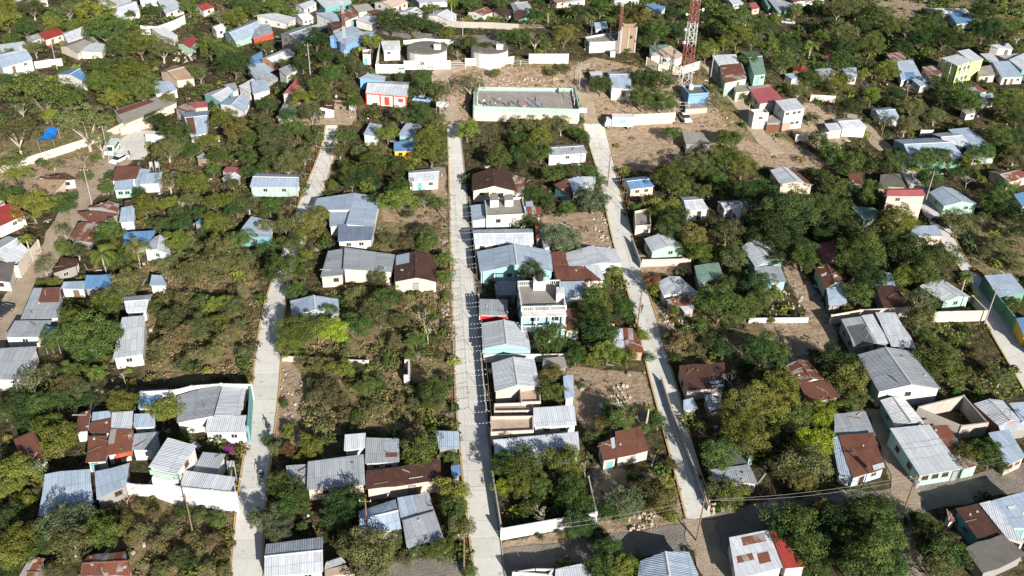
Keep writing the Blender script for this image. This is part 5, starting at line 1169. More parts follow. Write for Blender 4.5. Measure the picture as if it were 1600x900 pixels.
hut, S_, L_, zb_, zl_ = house('20', nums('455,242,602,216,642,270,486,275'), 3.0, 'f', 'con', 'pwhite', 'white antenna hut with a flat roof on the hilltop', 'W.6D x')
q = S_(.15, .5)
def antenna(parent_pt, h, label, arms=True):
    t = thing('antenna_mast', label, 'antenna', parent_pt); mb = MB(); mb.tube((0, 0, 0), (0, 0, h), .06, .04); mb.build('pole', [METAL], t)
    if arms:
        mb = MB(); mb.tube((-.45, 0, h - 1.2), (.45, 0, h - 1.2), .03)
        for s in (-.45, 0, .45): mb.tube((s, 0, h - 1.2), (s, 0, h), .03)
        mb.build('antenna_array', [METAL], t); mb = MB(); mb.tube((0, 0, h * .55), (1.1, .3, 0), .025); mb.tube((0, 0, h * .55), (-.6, .9, 0), .025); mb.build('stay', [METAL], t)
antenna(hut.location + q + Vector((0, 0, .02)), 5.2, 'white fork shaped antenna on the hilltop hut'); antenna(hut.location + S_(.93, .5) + Vector((0, 0, .02)), 5.0, 'plain antenna pole at the right end of the hilltop hut', False)
house('20', nums('600,222,668,216,672,262,642,268'), 3.0, 'f', 'con', 'pink', 'pink annex between the antenna hut and brick tower', 'x')
c = pt(957, 88); t = thing('white_cabinet', 'white cube cabinet in front of the hilltop antenna hut', 'cabinet', c); mb = MB(); mb.box((0, 0, .7), (1.2, 1.0, 1.6)); mb.build('case', [PW], t); mb = MB(); mb.box((0, 0, 1.55), (1.35, 1.15, .1)); mb.build('lid', [METAL], t)
# blue flat roofed house at the tower foot, lime house, balcony house
bh, S_, L_, zb_, zl_ = house('20', nums('1060,545,1192,542,1228,590,1105,598'), 3.4, 'f', 'dcon', 'blue', 'blue flat roofed house at the foot of the telecom tower', 'W.5W x')
def tankstand(p, label, col='white'):
    t = thing('water_barrel', label, 'water tank', p); mb = MB(); mb.cyl((0, 0, 0), .6, 1.0, 16); mb.build('barrel', [PW if col == 'white' else TYRE], t); mb = MB(); mb.cyl((0, 0, 1.0), .6, .25, 16, 0, .25); mb.build('barrel_lid', [PW if col == 'white' else TYRE], t)
tankstand(bh.location + S_(.35, .25) + Vector((0, 0, .01)), 'white water barrel on the blue flat roofed house')
house('20', nums('1080,640,1215,640,1222,672,1085,680'), 1.6, 'f', 'con', 'block', 'grey stone terrace below the blue flat roofed house', 'n x X')
railing('20', [(1020, 638), (1110, 640)], 2.6, 'white gate beam beside the parked pickup', PW, 'gate', 'gate', 3)
def lime():
    A = house('30', nums('1080,362,1182,348,1277,388,1185,412'), 6.4, 'l', 'lg', 'lime', 'lime green two storey house with front columns', 'W.2W,.7W x')
    B = house('30', nums('1180,332,1252,318,1350,372,1270,388'), 6.8, 's', 'lg', 'lime', 'taller rear wing of the lime green house', 'x')
    root, S, L_, zb, zl = A
    for i, (u0, v0, u1, v1, n) in enumerate(((.0, 1, 1, 1, 4), (0, 0, 0, 1, 4))):
        for k in range(n):
            t = k / (n - 1); p = S(u0 + (u1 - u0) * t, v0 + (v1 - v0) * t); mb = MB(); mb.box((p.x, p.y, (p.z + zb) / 2 - .1), (.22, .22, p.z - zb - .1)); mb.build('column', [PW], root)
        a, b = S(u0, v0), S(u1, v1)
        for z in (3.3, .3):
            mb = MB(); p, q = Vector((a.x, a.y, zl - 6.4 + z)), Vector((b.x, b.y, zl - 6.4 + z)); mb.tube(p, q, .12, .12, 4); mb.build('balcony_edge', [PW], root)
    for u in (.25, .6, .85):
        for r_ in (0, 1):
            p = S(u, .96); d = (S(1, .96) - S(0, .96)); d.z = 0; d.normalize(); nr = Vector((d.y, -d.x, 0)); add_window(root, Vector((p.x, p.y, zl - 1.2 - r_ * 2.9)) + nr * .1, d, nr, 1.1, 1.1, PW)
lime()
def balcony_house():
    root, S, L_, zb, zl = house('F', nums('809,447,874,445,884,485,815,487'), 6.6, 'f', 'con', 'cyan', 'three level white and turquoise balcony house by the middle street', 'n x W.3W')
    def rail(u0, v0, u1, v1, z, out=0.0, h=.9):
        a, b = S(u0, v0), S(u1, v1); a.z = b.z = z; d = (b - a).normalized(); s = Vector((d.y, -d.x, 0)); s = s if s.dot(a + b) > 0 else -s; a += s * out; b += s * out; w_ = s * .08
        for zz, t in ((z + .06, .12), (z + h, .12)): mb = MB(); mb.prism([Vector((q.x, q.y, zz - t / 2)) for q in (a - w_, b - w_, b + w_, a + w_)], [Vector((q.x, q.y, zz + t / 2)) for q in (a - w_, b - w_, b + w_, a + w_)]); mb.build('balcony_rail', [PW], root)
        n = int((b - a).length / .32); mb = MB()
        for i in range(n + 1): p = a.lerp(b, i / n); mb.tube((p.x, p.y, z + .1), (p.x, p.y, z + h - .05), .06 if i % 8 else .13, .06 if i % 8 else .13, 5)
        mb.build('baluster', [PW], root)
    for e in ((0, 0, 1, 0), (1, 0, 1, 1), (1, 1, 0, 1), (0, 1, 0, 0)): rail(*e, zl + .02)
    for z in (zl - .12, zl - 2.9):
        a, b = S(0, 1), S(1, 1); d = (b - a).normalized(); s = Vector((d.y, -d.x, 0)) * 1.3; s = s if s.y < 0 else -s; A = [a, b, b + s, a + s]; mb = MB(); mb.prism([Vector((q.x, q.y, z - .14)) for q in A], [Vector((q.x, q.y, z)) for q in A]); mb.build('balcony_slab', [PW], root)
        if z < zl - 1: rail(0, 1, 1, 1, z, 1.2)
    for u in (0.02, .34, .66, .98):
        p = S(u, 1) + Vector((0, -1.2, 0)); mb = MB(); mb.box((p.x, p.y, (zl + zb) / 2 - .1), (.22, .22, zl - zb - .3)); mb.build('column', [PW], root)
    for (u, v, w_, d_, hh) in ((.5, .12, 2.0, 1.4, 1.7), (.93, .55, 1.3, 2.0, 1.6)):
        p = S(u, v); mb = MB(); mb.box((p.x, p.y, zl + hh / 2 + .02), (w_, d_, hh)); mb.build('roof_block', [PW], root)
    d = (S(1, 1) - S(0, 1)).normalized(); nr = Vector((d.y, -d.x, 0)); nr = nr if nr.y < 0 else -nr
    for u in (.3, .75): p = S(u, 1); add_window(root, Vector((p.x, p.y, zl - 1.3)) , d, nr, 1.4, 1.2, PW)
    p = S(.5, .12); tankstand(root.location + Vector((p.x, p.y, zl + 1.73)), 'dark round water tank on top of the balcony house', 'dark')
balcony_house()
# extra fittings on particular houses
def on(lab): return HS[lab]
def front(lab, u0, u1, z0, z1, mat, name, out=.06, edge='n'):
    root, S, L_, zb, zl = on(lab)
    if edge == 'n': a, b = S(u0, .985), S(u1, .985)
    else: a, b = S(.015, u0), S(.015, u1)
    d = (b - a); d.z = 0; d.normalize(); s = Vector((d.y, -d.x, 0)); cc = (S(0, 1) + S(1, 1)) / 2 if edge == 'n' else (S(0, 0) + S(0, 1)) / 2; s = s if s.dot(cc) > 0 else -s
    A = [a - s * .1, b - s * .1, b + s * out, a + s * out]; mb = MB(); mb.prism([Vector((q.x, q.y, zl + z0)) for q in A], [Vector((q.x, q.y, zl + z1)) for q in A]); return mb.build(name, [mat], root)
def posts(lab, us, h0, out=.5, mat=PW):
    root, S, L_, zb, zl = on(lab)
    for u in us: p = S(u, 1); mb = MB(); mb.box((p.x, p.y - .02, (zl + zb) / 2 - .1), (.16, .16, zl - zb - .2)); mb.build('post', [mat], root)
front('striped grey roof with a red banner', .02, .98, -1.5, -.35, plain('red_fabric', (.7, .01, .03), .8), 'banner'); posts('striped grey roof with a red banner', (.01, .99), 0)
posts('turquoise fronted house with white posts', (.05, .2, .45, .75), 0); front('turquoise fronted house with white posts', .05, .95, -2.9, -2.1, wallmat('pwhite'), 'porch_rail', .3)
front('two storey white house with brown garage', .02, .42, -5.4, -3.0, wallmat('mud'), 'garage_door')
front('low carport roof behind the brown gate', .02, .98, -2.3, -.5, plain('rust_brown_gate', (.16, .05, .03), .7), 'gate_panel')
front('two storey white house with green trim', .0, 1.0, -1.0, -.3, wallmat('mint'), 'trim_band'); front('two storey white house with green trim', .1, .9, -1.9, -1.1, PW, 'balcony_rail', .35)
front('patched grey roof with a red front', .35, 1.0, -.9, -.2, wallmat('red'), 'front_panel'); 
front('grey gable with a turquoise front', .0, 1.0, -1.4, -.3, wallmat('cyan'), 'front_band')
front('mint green house beside the left street bunting', .3, .55, -2.2, -.6, WH, 'shutter')
for lab in ('long mint school with a grey roof',): front(lab, .01, .99, -3.9, -2.9, wallmat('teal'), 'plinth_band')
HS['white house with red trim'] = house('10', nums('710,505,962,512,942,602,685,580'), 3.2, '-', 'lg', 'white', 'white house with red trim and a red door', 'x N')
redm = plain('red_trim', (.55, .06, .02), .7)
for u in (.0, .34, .66, .97): front('white house with red trim', u, u + .025, -3.3, -.12, redm, 'trim_strip')
front('white house with red trim', .0, 1.0, -.35, -.12, redm, 'trim_band', .05); front('white house with red trim', .46, .57, -2.6, -.7, redm, 'door', .09); front('white house with red trim', .80, .91, -1.6, -.8, redm, 'window_shutter', .09)
# small canopies and tarps
def canopy(tile, quad, h, mat, label, name='canopy', posts_=True, sag=.25):
    P = full(tile, nums(quad)); cx = sum(p[0] for p in P) / 4; cy = sum(p[1] for p in P) / 4; ze = hit(cx, cy, h).z; C = [onplane(x, y, ze) for x, y in P]; c = sum(C, Vector()) / 4; org = Vector((c.x, c.y, tz(c.x, c.y))); root = thing(name, label, name.replace('_', ' '), org); L_ = [q - org for q in C]; mb = MB(); n = 6
    f = lambda i, j: L_[0].lerp(L_[1], i / n).lerp(L_[3].lerp(L_[2], i / n), j / n) + Vector((0, 0, -sag * 4 * (i / n) * (1 - i / n) * (.5 + j / n) + .08 * math.sin(i * 2.1 + j)))
    for i in range(n):
        for j in range(n):
            q = [f(i, j + 1), f(i + 1, j + 1), f(i + 1, j), f(i, j)]; mb.quad(*q); mb.quad(*[x - Vector((0, 0, .02)) for x in reversed(q)])
    mb.build('sheet', [mat], root)
    if posts_:
        for q in L_: pb = MB(); pb.tube((q.x, q.y, -.3), (q.x, q.y, q.z), .05, .05, 5); pb.build('post', [METAL], root)
    return root
canopy('00', '235,880,300,795,360,800,330,870', 2.6, roofmat('tarp'), 'bright blue tarpaulin over poles at the left dirt yard', 'tarpaulin'); canopy('10', '1125,632,1205,630,1208,660,1128,665', 2.2, PW, 'white market canopy by the track left of the court')
canopy('02', '282,238,362,238,350,300,268,304', 3.3, roofmat('b'), 'blue tarpaulin on the dark grey roof at left', 'tarpaulin'); canopy('10', '580,652,618,655,620,685,582,680', 1.4, PW, 'white square board standing above the left street', 'shade_sheet')
canopy('22', '590,225,640,220,640,232,592,238', 2.0, wallmat('orange'), 'orange awning strip in the roadside shack yard', 'awning', True, .05)
canopy('03', '1415,180,1460,178,1465,215,1420,218', 2.6, roofmat('w'), 'small pale awning beside the magenta bush', 'awning', True, .05)
canopy('01', '930,110,950,108,952,135,932,138', 1.6, PW, 'first white sheet hanging behind the pickup', 'shade_sheet'); canopy('01', '965,105,990,105,992,140,968,140', 1.6, PW, 'second white sheet hanging behind the pickup', 'shade_sheet')
# ---------------------------------------------------------------- utility poles and wires
POLES = {}
def pole(key, px, py, h, label, lamp=False, mat=None, trafo=False):
    p = pt(px, py); t = thing('street_lamp' if lamp else 'utility_pole', label, 'street lamp' if lamp else 'utility pole', p); mb = MB(); mb.tube((0, 0, -.4), (0, 0, h), .13, .08, 8); mb.build('pole', [mat or WOOD], t)
    mb = MB(); mb.box((0, 0, h - .5), (1.5, .08, .08)); mb.build('crossarm', [WOOD], t)
    for s in (-.65, 0, .65): mb = MB(); mb.cyl((s, 0, h - .44), .05, .2, 8); mb.build('insulator', [PW], t)
    if lamp: mb = MB(); mb.tube((0, 0, h - 1), (1.2, -.5, h - .4), .04); mb.box((1.4, -.58, h - .38), (.6, .22, .12)); mb.build('lamp_arm', [METAL], t)
    if trafo: mb = MB(); mb.cyl((.4, 0, h - 2.0), .3, .9, 12); mb.build('transformer', [METAL], t)
    POLES[key] = p + Vector((0, 0, h - .25)); return t
GREY = plain('pole_concrete', (.33, .31, .29), .85)
pole('a', 1409, 808, 7.5, 'leaning looking utility pole at the bottom right crossing', trafo=True); pole('b', 1088, 846, 7.5, 'utility pole at the foot of the right street'); pole('c', 725, 897, 7.0, 'utility pole at the foot of the middle street')
pole('d', 711, 568, 7.5, 'utility pole on the left verge halfway up the middle street'); pole('e', 703, 355, 7.5, 'utility pole beside the scrubby yards on the middle street'); pole('f', 1538, 506, 7.5, 'street lamp pole at the pale yard wall corner', True, GREY)
pole('g', 144, 321, 8, 'grey utility pole at the left dirt street', False, GREY); pole('h', 171, 251, 8, 'utility pole beside the parked van', False, GREY); pole('i', 996, 510, 7.5, 'utility pole on the left verge of the right street'); pole('j', 949, 292, 7.5, 'utility pole beside the right street bunting')
pole('k', 1110, 123, 7.5, 'pale utility pole right of the telecom tower', False, GREY); pole('l', 1048, 118, 7.5, 'dark pole with a transformer left of the telecom tower', trafo=True); pole('m', 723, 76, 8, 'pole standing between the two water tanks', False, GREY)
pole('n', 1445, 318, 7.5, 'pole at the corner of the pink three storey house', True, GREY); pole('o', 1375, 222, 7.5, 'utility pole at the dirt crossing by the green school'); pole('p', 696, 172, 7.5, 'utility pole where the hill track meets the middle street'); pole('q', 905, 140, 7, 'tall thin pole at the right rear court corner', True, GREY)
pole('r', 485, 118, 8, 'pale pole on the shaded left slope', False, GREY); pole('s', 303, 840, 7.5, 'utility pole standing in the brown thicket at the bottom left'); pole('t', 575, 842, 7.0, 'thin pole by the olive tree at the bottom'); pole('u', 1597, 38, 12, 'tall white pole at the top right edge', False, GREY)
pole('v', 90, 110, 7.5, 'utility pole by the arched cement house', False, GREY); pole('w', 1300, 12, 8, 'white pole at the field edge', False, GREY)
pole('z0', -60, 905, 8, 'utility pole beyond the lower left corner'); pole('z1', 1680, 735, 7.5, 'utility pole beyond the right edge')
WIRE = plain('wire', (.25, .25, .25), .6)
def wire(a, b, label, off=0.0, sag=.8):
    A, B = POLES[a].copy(), POLES[b].copy(); A.x += off; B.x += off; n = 14; mb = MB(); pr = A
    for i in range(1, n + 1): t = i / n; q = A.lerp(B, t); q.z -= sag * 4 * t * (1 - t); mb.tube(pr, q, .014, .014, 3); pr = q
    tag(mb.build('power_line', [WIRE]), label, 'power line', 'power lines strung between the poles')
for a, b, w_ in (('a', 'b', 'bottom right crossing pole and the right street foot pole'), ('b', 'c', 'two poles along the bottom street'), ('a', 'z1', 'bottom right crossing and the right edge'), ('d', 'e', 'two middle street poles'), ('e', 'p', 'upper middle street poles'), ('i', 'j', 'two right street poles'), ('b', 'i', 'lower right street poles'), ('c', 'd', 'lower middle street poles'), ('g', 'h', 'two left dirt street poles'), ('n', 'o', 'far right street poles'), ('f', 'n', 'lower far right street poles')):
    wire(a, b, 'upper wire between the ' + w_, -.8); wire(a, b, 'lower wire between the ' + w_, .8, 1.1)
# ---------------------------------------------------------------- bunting
FLAGW = plain('white_plastic', (.78, .78, .76), .5); FLAGR = plain('red_plastic', (.65, .05, .04), .5)
def bunting(p, q, red, label, group):
    n = 9; org = p.copy(); root = thing('bunting_string', label, 'bunting', org, group); L_ = q - p; mb = MB(); fb = MB(); pr = Vector((0, 0, 0)); d = L_.normalized(); k = 10
    for i in range(1, k + 1):
        t = i / k; c = L_ * t - Vector((0, 0, .35 * 4 * t * (1 - t))); mb.tube(pr, c, .01, .01, 3); m = (pr + c) / 2; s = .055
        fb.quad(m - d * s, m + d * s, m + d * s * .3 - Vector((0, -.03, .15)), m - d * s * .3 - Vector((0, -.03, .15))); fb.quad(m - d * s, m + d * s, m + d * s * .9 + Vector((0, -.11, -.03)), m - d * s * .9 + Vector((0, -.11, -.03))); pr = c
    mb.build('string', [WIRE], root); o = fb.build('flag', [FLAGR if red else FLAGW], root); o['kind'] = 'stuff'
def buntrow(rows, i0, i1, n, red, label, group, h=3.6):
    for k in range(n):
        t = i0 + (i1 - i0) * k / max(1, n - 1); i = int(t); a, b = rows[i][0], rows[i][-1]; d = (b - a).normalized()
        bunting(a - d * .25 + Vector((0, 0, h)), b + d * .35 + Vector((0, 0, h - .2)), red if not isinstance(red, str) else k % 2, label, group)
    for side in (0, -1):          # thin stays along both kerbs carry the strings
        mb = MB(); d = (rows[0][-1] - rows[0][0]).normalized() * (.35 if side else -.25); js = [int(i0 + (i1 - i0) * k / 8) for k in range(9)]
        pts = [rows[j][side] + d + Vector((0, 0, h - (.2 if side else 0))) for j in js]; org = pts[0].copy(); root = thing('bunting_stay', ('left' if side == 0 else 'right') + ' kerb cable and stakes carrying the ' + group, 'cable', org)
        for a, b in zip(pts[:-1], pts[1:]): mb.tube(a - org, b - org, .02, .02, 3)
        mb.build('cable', [WIRE], root)
        for p in pts: mb = MB(); mb.tube(p - org, p - org - Vector((0, 0, h + .3)), .035, .035, 4); mb.build('stake', [WOOD], root)
def rowat(nm, y):
    rs = RP[nm]; return min(range(len(rs)), key=lambda i: abs(proj((rs[i][0] + rs[i][-1]) / 2)[1] - y))
def br(nm, y0, y1, n, red, label, group): buntrow(RP[nm], rowat(nm, y0), rowat(nm, y1), n, red, label, group)
br('middle_street', 330, 690, 34, False, 'string of little white flags across the middle street', 'white bunting over the middle street')
br('left_street', 232, 345, 11, 'mix', 'string of red or white flags across the left street', 'red and white bunting over the left street')
br('right_street', 245, 335, 10, 'mix', 'string of red or white flags across the right street', 'red and white bunting over the right street')
# ---------------------------------------------------------------- foliage
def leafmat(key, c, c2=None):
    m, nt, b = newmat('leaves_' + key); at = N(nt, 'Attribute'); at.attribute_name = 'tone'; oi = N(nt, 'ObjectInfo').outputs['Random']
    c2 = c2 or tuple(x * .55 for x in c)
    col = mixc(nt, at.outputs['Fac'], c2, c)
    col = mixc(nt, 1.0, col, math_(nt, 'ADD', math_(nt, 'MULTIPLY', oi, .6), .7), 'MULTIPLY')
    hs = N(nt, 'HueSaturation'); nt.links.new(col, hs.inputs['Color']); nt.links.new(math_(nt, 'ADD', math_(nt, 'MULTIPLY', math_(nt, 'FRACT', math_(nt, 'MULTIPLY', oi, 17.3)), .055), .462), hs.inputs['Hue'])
    nt.links.new(hs.outputs[0], b.inputs['Base Color']); b.inputs['Roughness'].default_value = .7; b.inputs['Specular IOR Level'].default_value = .15
    tr = N(nt, 'BsdfTranslucent'); nt.links.new(hs.outputs[0], tr.inputs['Color']); mx = N(nt, 'MixShader'); mx.inputs[0].default_value = .13
    nt.links.new(b.outputs[0], mx.inputs[1]); nt.links.new(tr.outputs[0], mx.inputs[2]); nt.links.new(mx.outputs[0], nt.nodes['Material Output'].inputs['Surface'])
    return m
LEAF = {'d': leafmat('dark', (0.060, 0.102, 0.030), (0.017, 0.040, 0.015)), 'g': leafmat('green', (0.102, 0.152, 0.035), (0.027, 0.057, 0.018)), 'y': leafmat('yellow_green', (0.178, 0.212, 0.038), (0.050, 0.084, 0.020)),
        'Y': leafmat('lime', (0.304, 0.393, 0.035), (0.107, 0.159, 0.020)), 'o': leafmat('olive', (0.145, 0.162, 0.057), (0.048, 0.059, 0.027)), 'm': leafmat('golden_olive', (0.193, 0.177, 0.044), (0.061, 0.071, 0.025)),
        'b': leafmat('dry_brown', (0.201, 0.175, 0.072), (0.063, 0.064, 0.031)), 's': leafmat('silver_green', (0.152, 0.197, 0.099), (0.050, 0.071, 0.044)), 'P': leafmat('magenta_blossom', (0.36, 0.04, 0.30), (0.10, 0.05, 0.09)),
        'r': leafmat('orange_blossom', (.20, .11, .045), (.08, .07, .03))}
BARK = dirtmat('bark', (0.246, 0.189, 0.145), (0.145, 0.109, 0.080)); PALE = dirtmat('pale_bark', (0.551, 0.478, 0.392), (0.377, 0.319, 0.261))
def leafmesh(name, cen, nrm, size, tone, mats, extra=None):
    """numpy leaf quads: centres, normals, sizes, tones"""
    n = len(cen); rng = np.random.default_rng(len(name) + n)
    a = np.cross(nrm, rng.normal(size=(n, 3))); a /= np.linalg.norm(a, axis=1)[:, None] + 1e-9; b = np.cross(nrm, a); b /= np.linalg.norm(b, axis=1)[:, None] + 1e-9
    s = size[:, None]; ar = rng.uniform(.6, 1.0, (n, 1))
    V = np.stack([cen - a * s, cen - b * s * ar, cen + a * s, cen + b * s * ar], 1).reshape(-1, 3)
    me = bpy.data.meshes.new(name); ev, ef = (extra if extra else ([], []))
    nv, nl = 4 * n + len(ev), 4 * n + 4 * len(ef)
    me.vertices.add(nv); me.vertices.foreach_set('co', np.concatenate([V, np.array(ev).reshape(-1, 3)]).ravel() if ev else V.ravel())
    me.loops.add(nl); li = np.arange(4 * n)
    if ef: li = np.concatenate([li, np.array(ef).ravel() + 4 * n])
    me.loops.foreach_set('vertex_index', li.astype(np.int32)); me.polygons.add(nl // 4); me.polygons.foreach_set('loop_start', np.arange(0, nl, 4, dtype=np.int32))
    mi = np.zeros(nl // 4, np.int32); mi[n:] = 1; me.polygons.foreach_set('material_index', mi)
    me.update(calc_edges=True)
    t = me.attributes.new('tone', 'FLOAT', 'POINT'); tt = np.zeros(nv, np.float32); tt[:4 * n] = np.repeat(tone, 4); t.data.foreach_set('value', tt)
    for m in mats: me.materials.append(m)
    return me
def crownmesh(seed, lobes, leaves, flat=1.0, lobe_r=(.2, .36), leaf=.05, cone=False, hollow=.35, spread=.74, sparse=1.0):
    rng = np.random.default_rng(seed); C, Nn, S, T = [], [], [], []
    ph = rng.uniform(0, 6.28, 4)
    for k in range(lobes):
        while True:
            d = rng.normal(size=3); d /= np.linalg.norm(d)
            if d[2] > -.55: break
        az = math.atan2(d[1], d[0]); irr = 1 + .20 * math.sin(2 * az + ph[0]) + .13 * math.sin(3 * az + ph[1]) + .08 * math.sin(5 * az + ph[2])
        c = d * rng.uniform(hollow, spread) * irr; c[2] *= flat
        if cone: k2 = 1 - .55 * max(0, (c[2] + .3)); c[0] *= k2; c[1] *= k2; c[2] *= 1.5
        r = rng.uniform(*lobe_r); tone = rng.uniform(0, 1)
        n = int(leaves * (r / lobe_r[1]) ** 2 * sparse)
        p = rng.normal(size=(n, 3)); p /= np.linalg.norm(p, axis=1)[:, None]
        keep = p @ (np.array([0, 0, .75]) + d * .8) > -.35; p = p[keep]; n = len(p)
        rr = r * rng.uniform(.62, 1.12, (n, 1)); C.append(c + p * rr * np.array([1, 1, .85 * max(flat, .55)])); nn = p + rng.normal(size=(n, 3)) * .45; nn /= np.linalg.norm(nn, axis=1)[:, None]; Nn.append(nn)
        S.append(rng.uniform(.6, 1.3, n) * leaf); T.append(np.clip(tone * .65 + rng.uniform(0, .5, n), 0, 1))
    return tuple(np.concatenate(x) for x in (C, Nn, S, T))
def branchmesh(seed, depth=4, tw=.035, up=.5, h0=.35):
    """a bare branching skeleton, unit height about 1"""
    rng = random.Random(seed); mb = MB()
    def go(p, d, ln, r, k):
        q = p + d * ln; mb.tube(p, q, r, r * .68, 5 if k < 2 else 3)
        if k >= depth: return
        for i in range(rng.choice([2, 3, 3]) if k < depth - 1 else 3):
            nd = (d + Vector((rng.uniform(-1, 1), rng.uniform(-1, 1), rng.uniform(-.25, up)))).normalized()
            go(q, nd, ln * rng.uniform(.62, .82), r * .62, k + 1)
    go(Vector((0, 0, 0)), Vector((rng.uniform(-.1, .1), rng.uniform(-.1, .1), 1)).normalized(), h0, tw, 0)
    return mb
def trunkmesh(seed):
    rng = random.Random(seed); mb = MB(); p = Vector((0, 0, -.25)); lean = Vector((rng.uniform(-.1, .1), rng.uniform(-.1, .1), 0))
    q = Vector((lean.x, lean.y, .35)); mb.tube(p, q, .085, .06, 8)
    for i in range(5):
        a = i * 1.26 + rng.uniform(-.3, .3); m = q + Vector((math.cos(a) * .25, math.sin(a) * .25, .3)); mb.tube(q, m, .045, .03, 6)
        e = m + Vector((math.cos(a + rng.uniform(-.5, .5)) * .3, math.sin(a) * .3, .3)); mb.tube(m, e, .03, .014, 5)
    return mb.mesh('trunk', [BARK])
PROTO = {}
def protos():
    big = [crownmesh(10 + i, 120, 250, .72, (.11, .22), .021, hollow=.35, spread=.88) for i in range(4)]
    mid = [crownmesh(30 + i, 80, 220, .80, (.14, .27), .028, hollow=.35, spread=.84) for i in range(5)]
    sml = [crownmesh(50 + i, 44, 170, .85, (.17, .34), .042, hollow=.25, spread=.74) for i in range(4)]
    flt = [crownmesh(70 + i, 120, 100, .34, (.10, .18), .025, hollow=.25, spread=1.0, sparse=.8) for i in range(3)]
    cone = [crownmesh(80 + i, 85, 110, 1.0, (.12, .24), .030, cone=True, hollow=.2, spread=.8) for i in range(2)]
    spr = [crownmesh(90 + i, 70, 60, .75, (.14, .26), .030, hollow=.3, spread=.92) for i in range(4)]
    dome = [crownmesh(100 + i, 170, 110, .62, (.10, .17), .022, hollow=.72, spread=.84) for i in range(2)]
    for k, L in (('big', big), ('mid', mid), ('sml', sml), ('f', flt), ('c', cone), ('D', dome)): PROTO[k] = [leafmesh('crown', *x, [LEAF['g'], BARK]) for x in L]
    PROTO['s'] = []
    for i, x in enumerate(spr):
        mb = branchmesh(i + 3, 4, .03, .55, .42); V = [(v[0] * .9, v[1] * .9, v[2] * .95 - .85) for v in mb.v]; F = [f for f in mb.f if len(f) == 4]
        PROTO['s'].append(leafmesh('crown', *x, [LEAF['g'], PALE], (V, F)))
    PROTO['trunk'] = [trunkmesh(i) for i in range(4)]
    PROTO['B'] = []
    for i in range(4):
        mb = branchmesh(40 + i, 5, .03, .45, .42); PROTO['B'].append(mesh('branches', mb.v, mb.f, [PALE]))
protos()
TREES = []       # (object, point, size word, tone word, noun)
TW = {'d': 'dark green', 'g': 'green', 'y': 'bright green', 'Y': 'vivid lime', 'o': 'olive grey', 'm': 'golden olive', 'b': 'dry brown', 's': 'silvery green', 'P': 'magenta flowering', 'r': 'orange flowering'}
def slotset(o, mats):
    for i, m in enumerate(mats):
        if i < len(o.material_slots): o.material_slots[i].link = 'OBJECT'; o.material_slots[i].material = m
TRNG = random.Random(11)
def palm_meshes():
    out = []
    for s in range(3):
        rng = random.Random(s); mb = MB(); n = 17
        for i in range(n):
            az = i * 2.4 + rng.uniform(-.2, .2); el = rng.uniform(.15, 1.1); p = Vector((0, 0, 0)); d = Vector((math.cos(az) * math.cos(el), math.sin(az) * math.cos(el), math.sin(el))); ln = .155
            side = Vector((-math.sin(az), math.cos(az), 0)); 
            for k in range(8):
                q = p + d * ln; mb.tube(p, q, .012 * (1 - k / 9), .010 * (1 - k / 9), 3)
                w_ = .23 * math.sin(math.pi * (k + 1.2) / 9.6) + .02
                for t in (0, .33, .66):
                    c = p.lerp(q, t)
                    for sg in (-1, 1):
                        tip = c + side * sg * w_ + d * .10 - Vector((0, 0, .05 + .05 * rng.random()))
                        mb.quad(c, c + d * .035, tip + d * .012, tip)
                p = q; d = (d + Vector((0, 0, -.17 - .04 * k))).normalized()
        me = mb.mesh('fronds', [LEAF['y']]); a = me.attributes.new('tone', 'FLOAT', 'POINT'); a.data.foreach_set('value', [rng.random() * .5 + .4 for _ in me.vertices]); out.append(me)
    return out
PALMS = palm_meshes()
def palm_trunk():
    mb = MB(); p = Vector((0, 0, -.1))
    for k in range(6): q = Vector((.05 * math.sin(k * .5), 0, (k + 1) / 6)); mb.tube(p, q, .05 - .003 * k, .047 - .003 * k, 8); p = q
    return mb.mesh('trunk', [PALE])
PTR = palm_trunk()
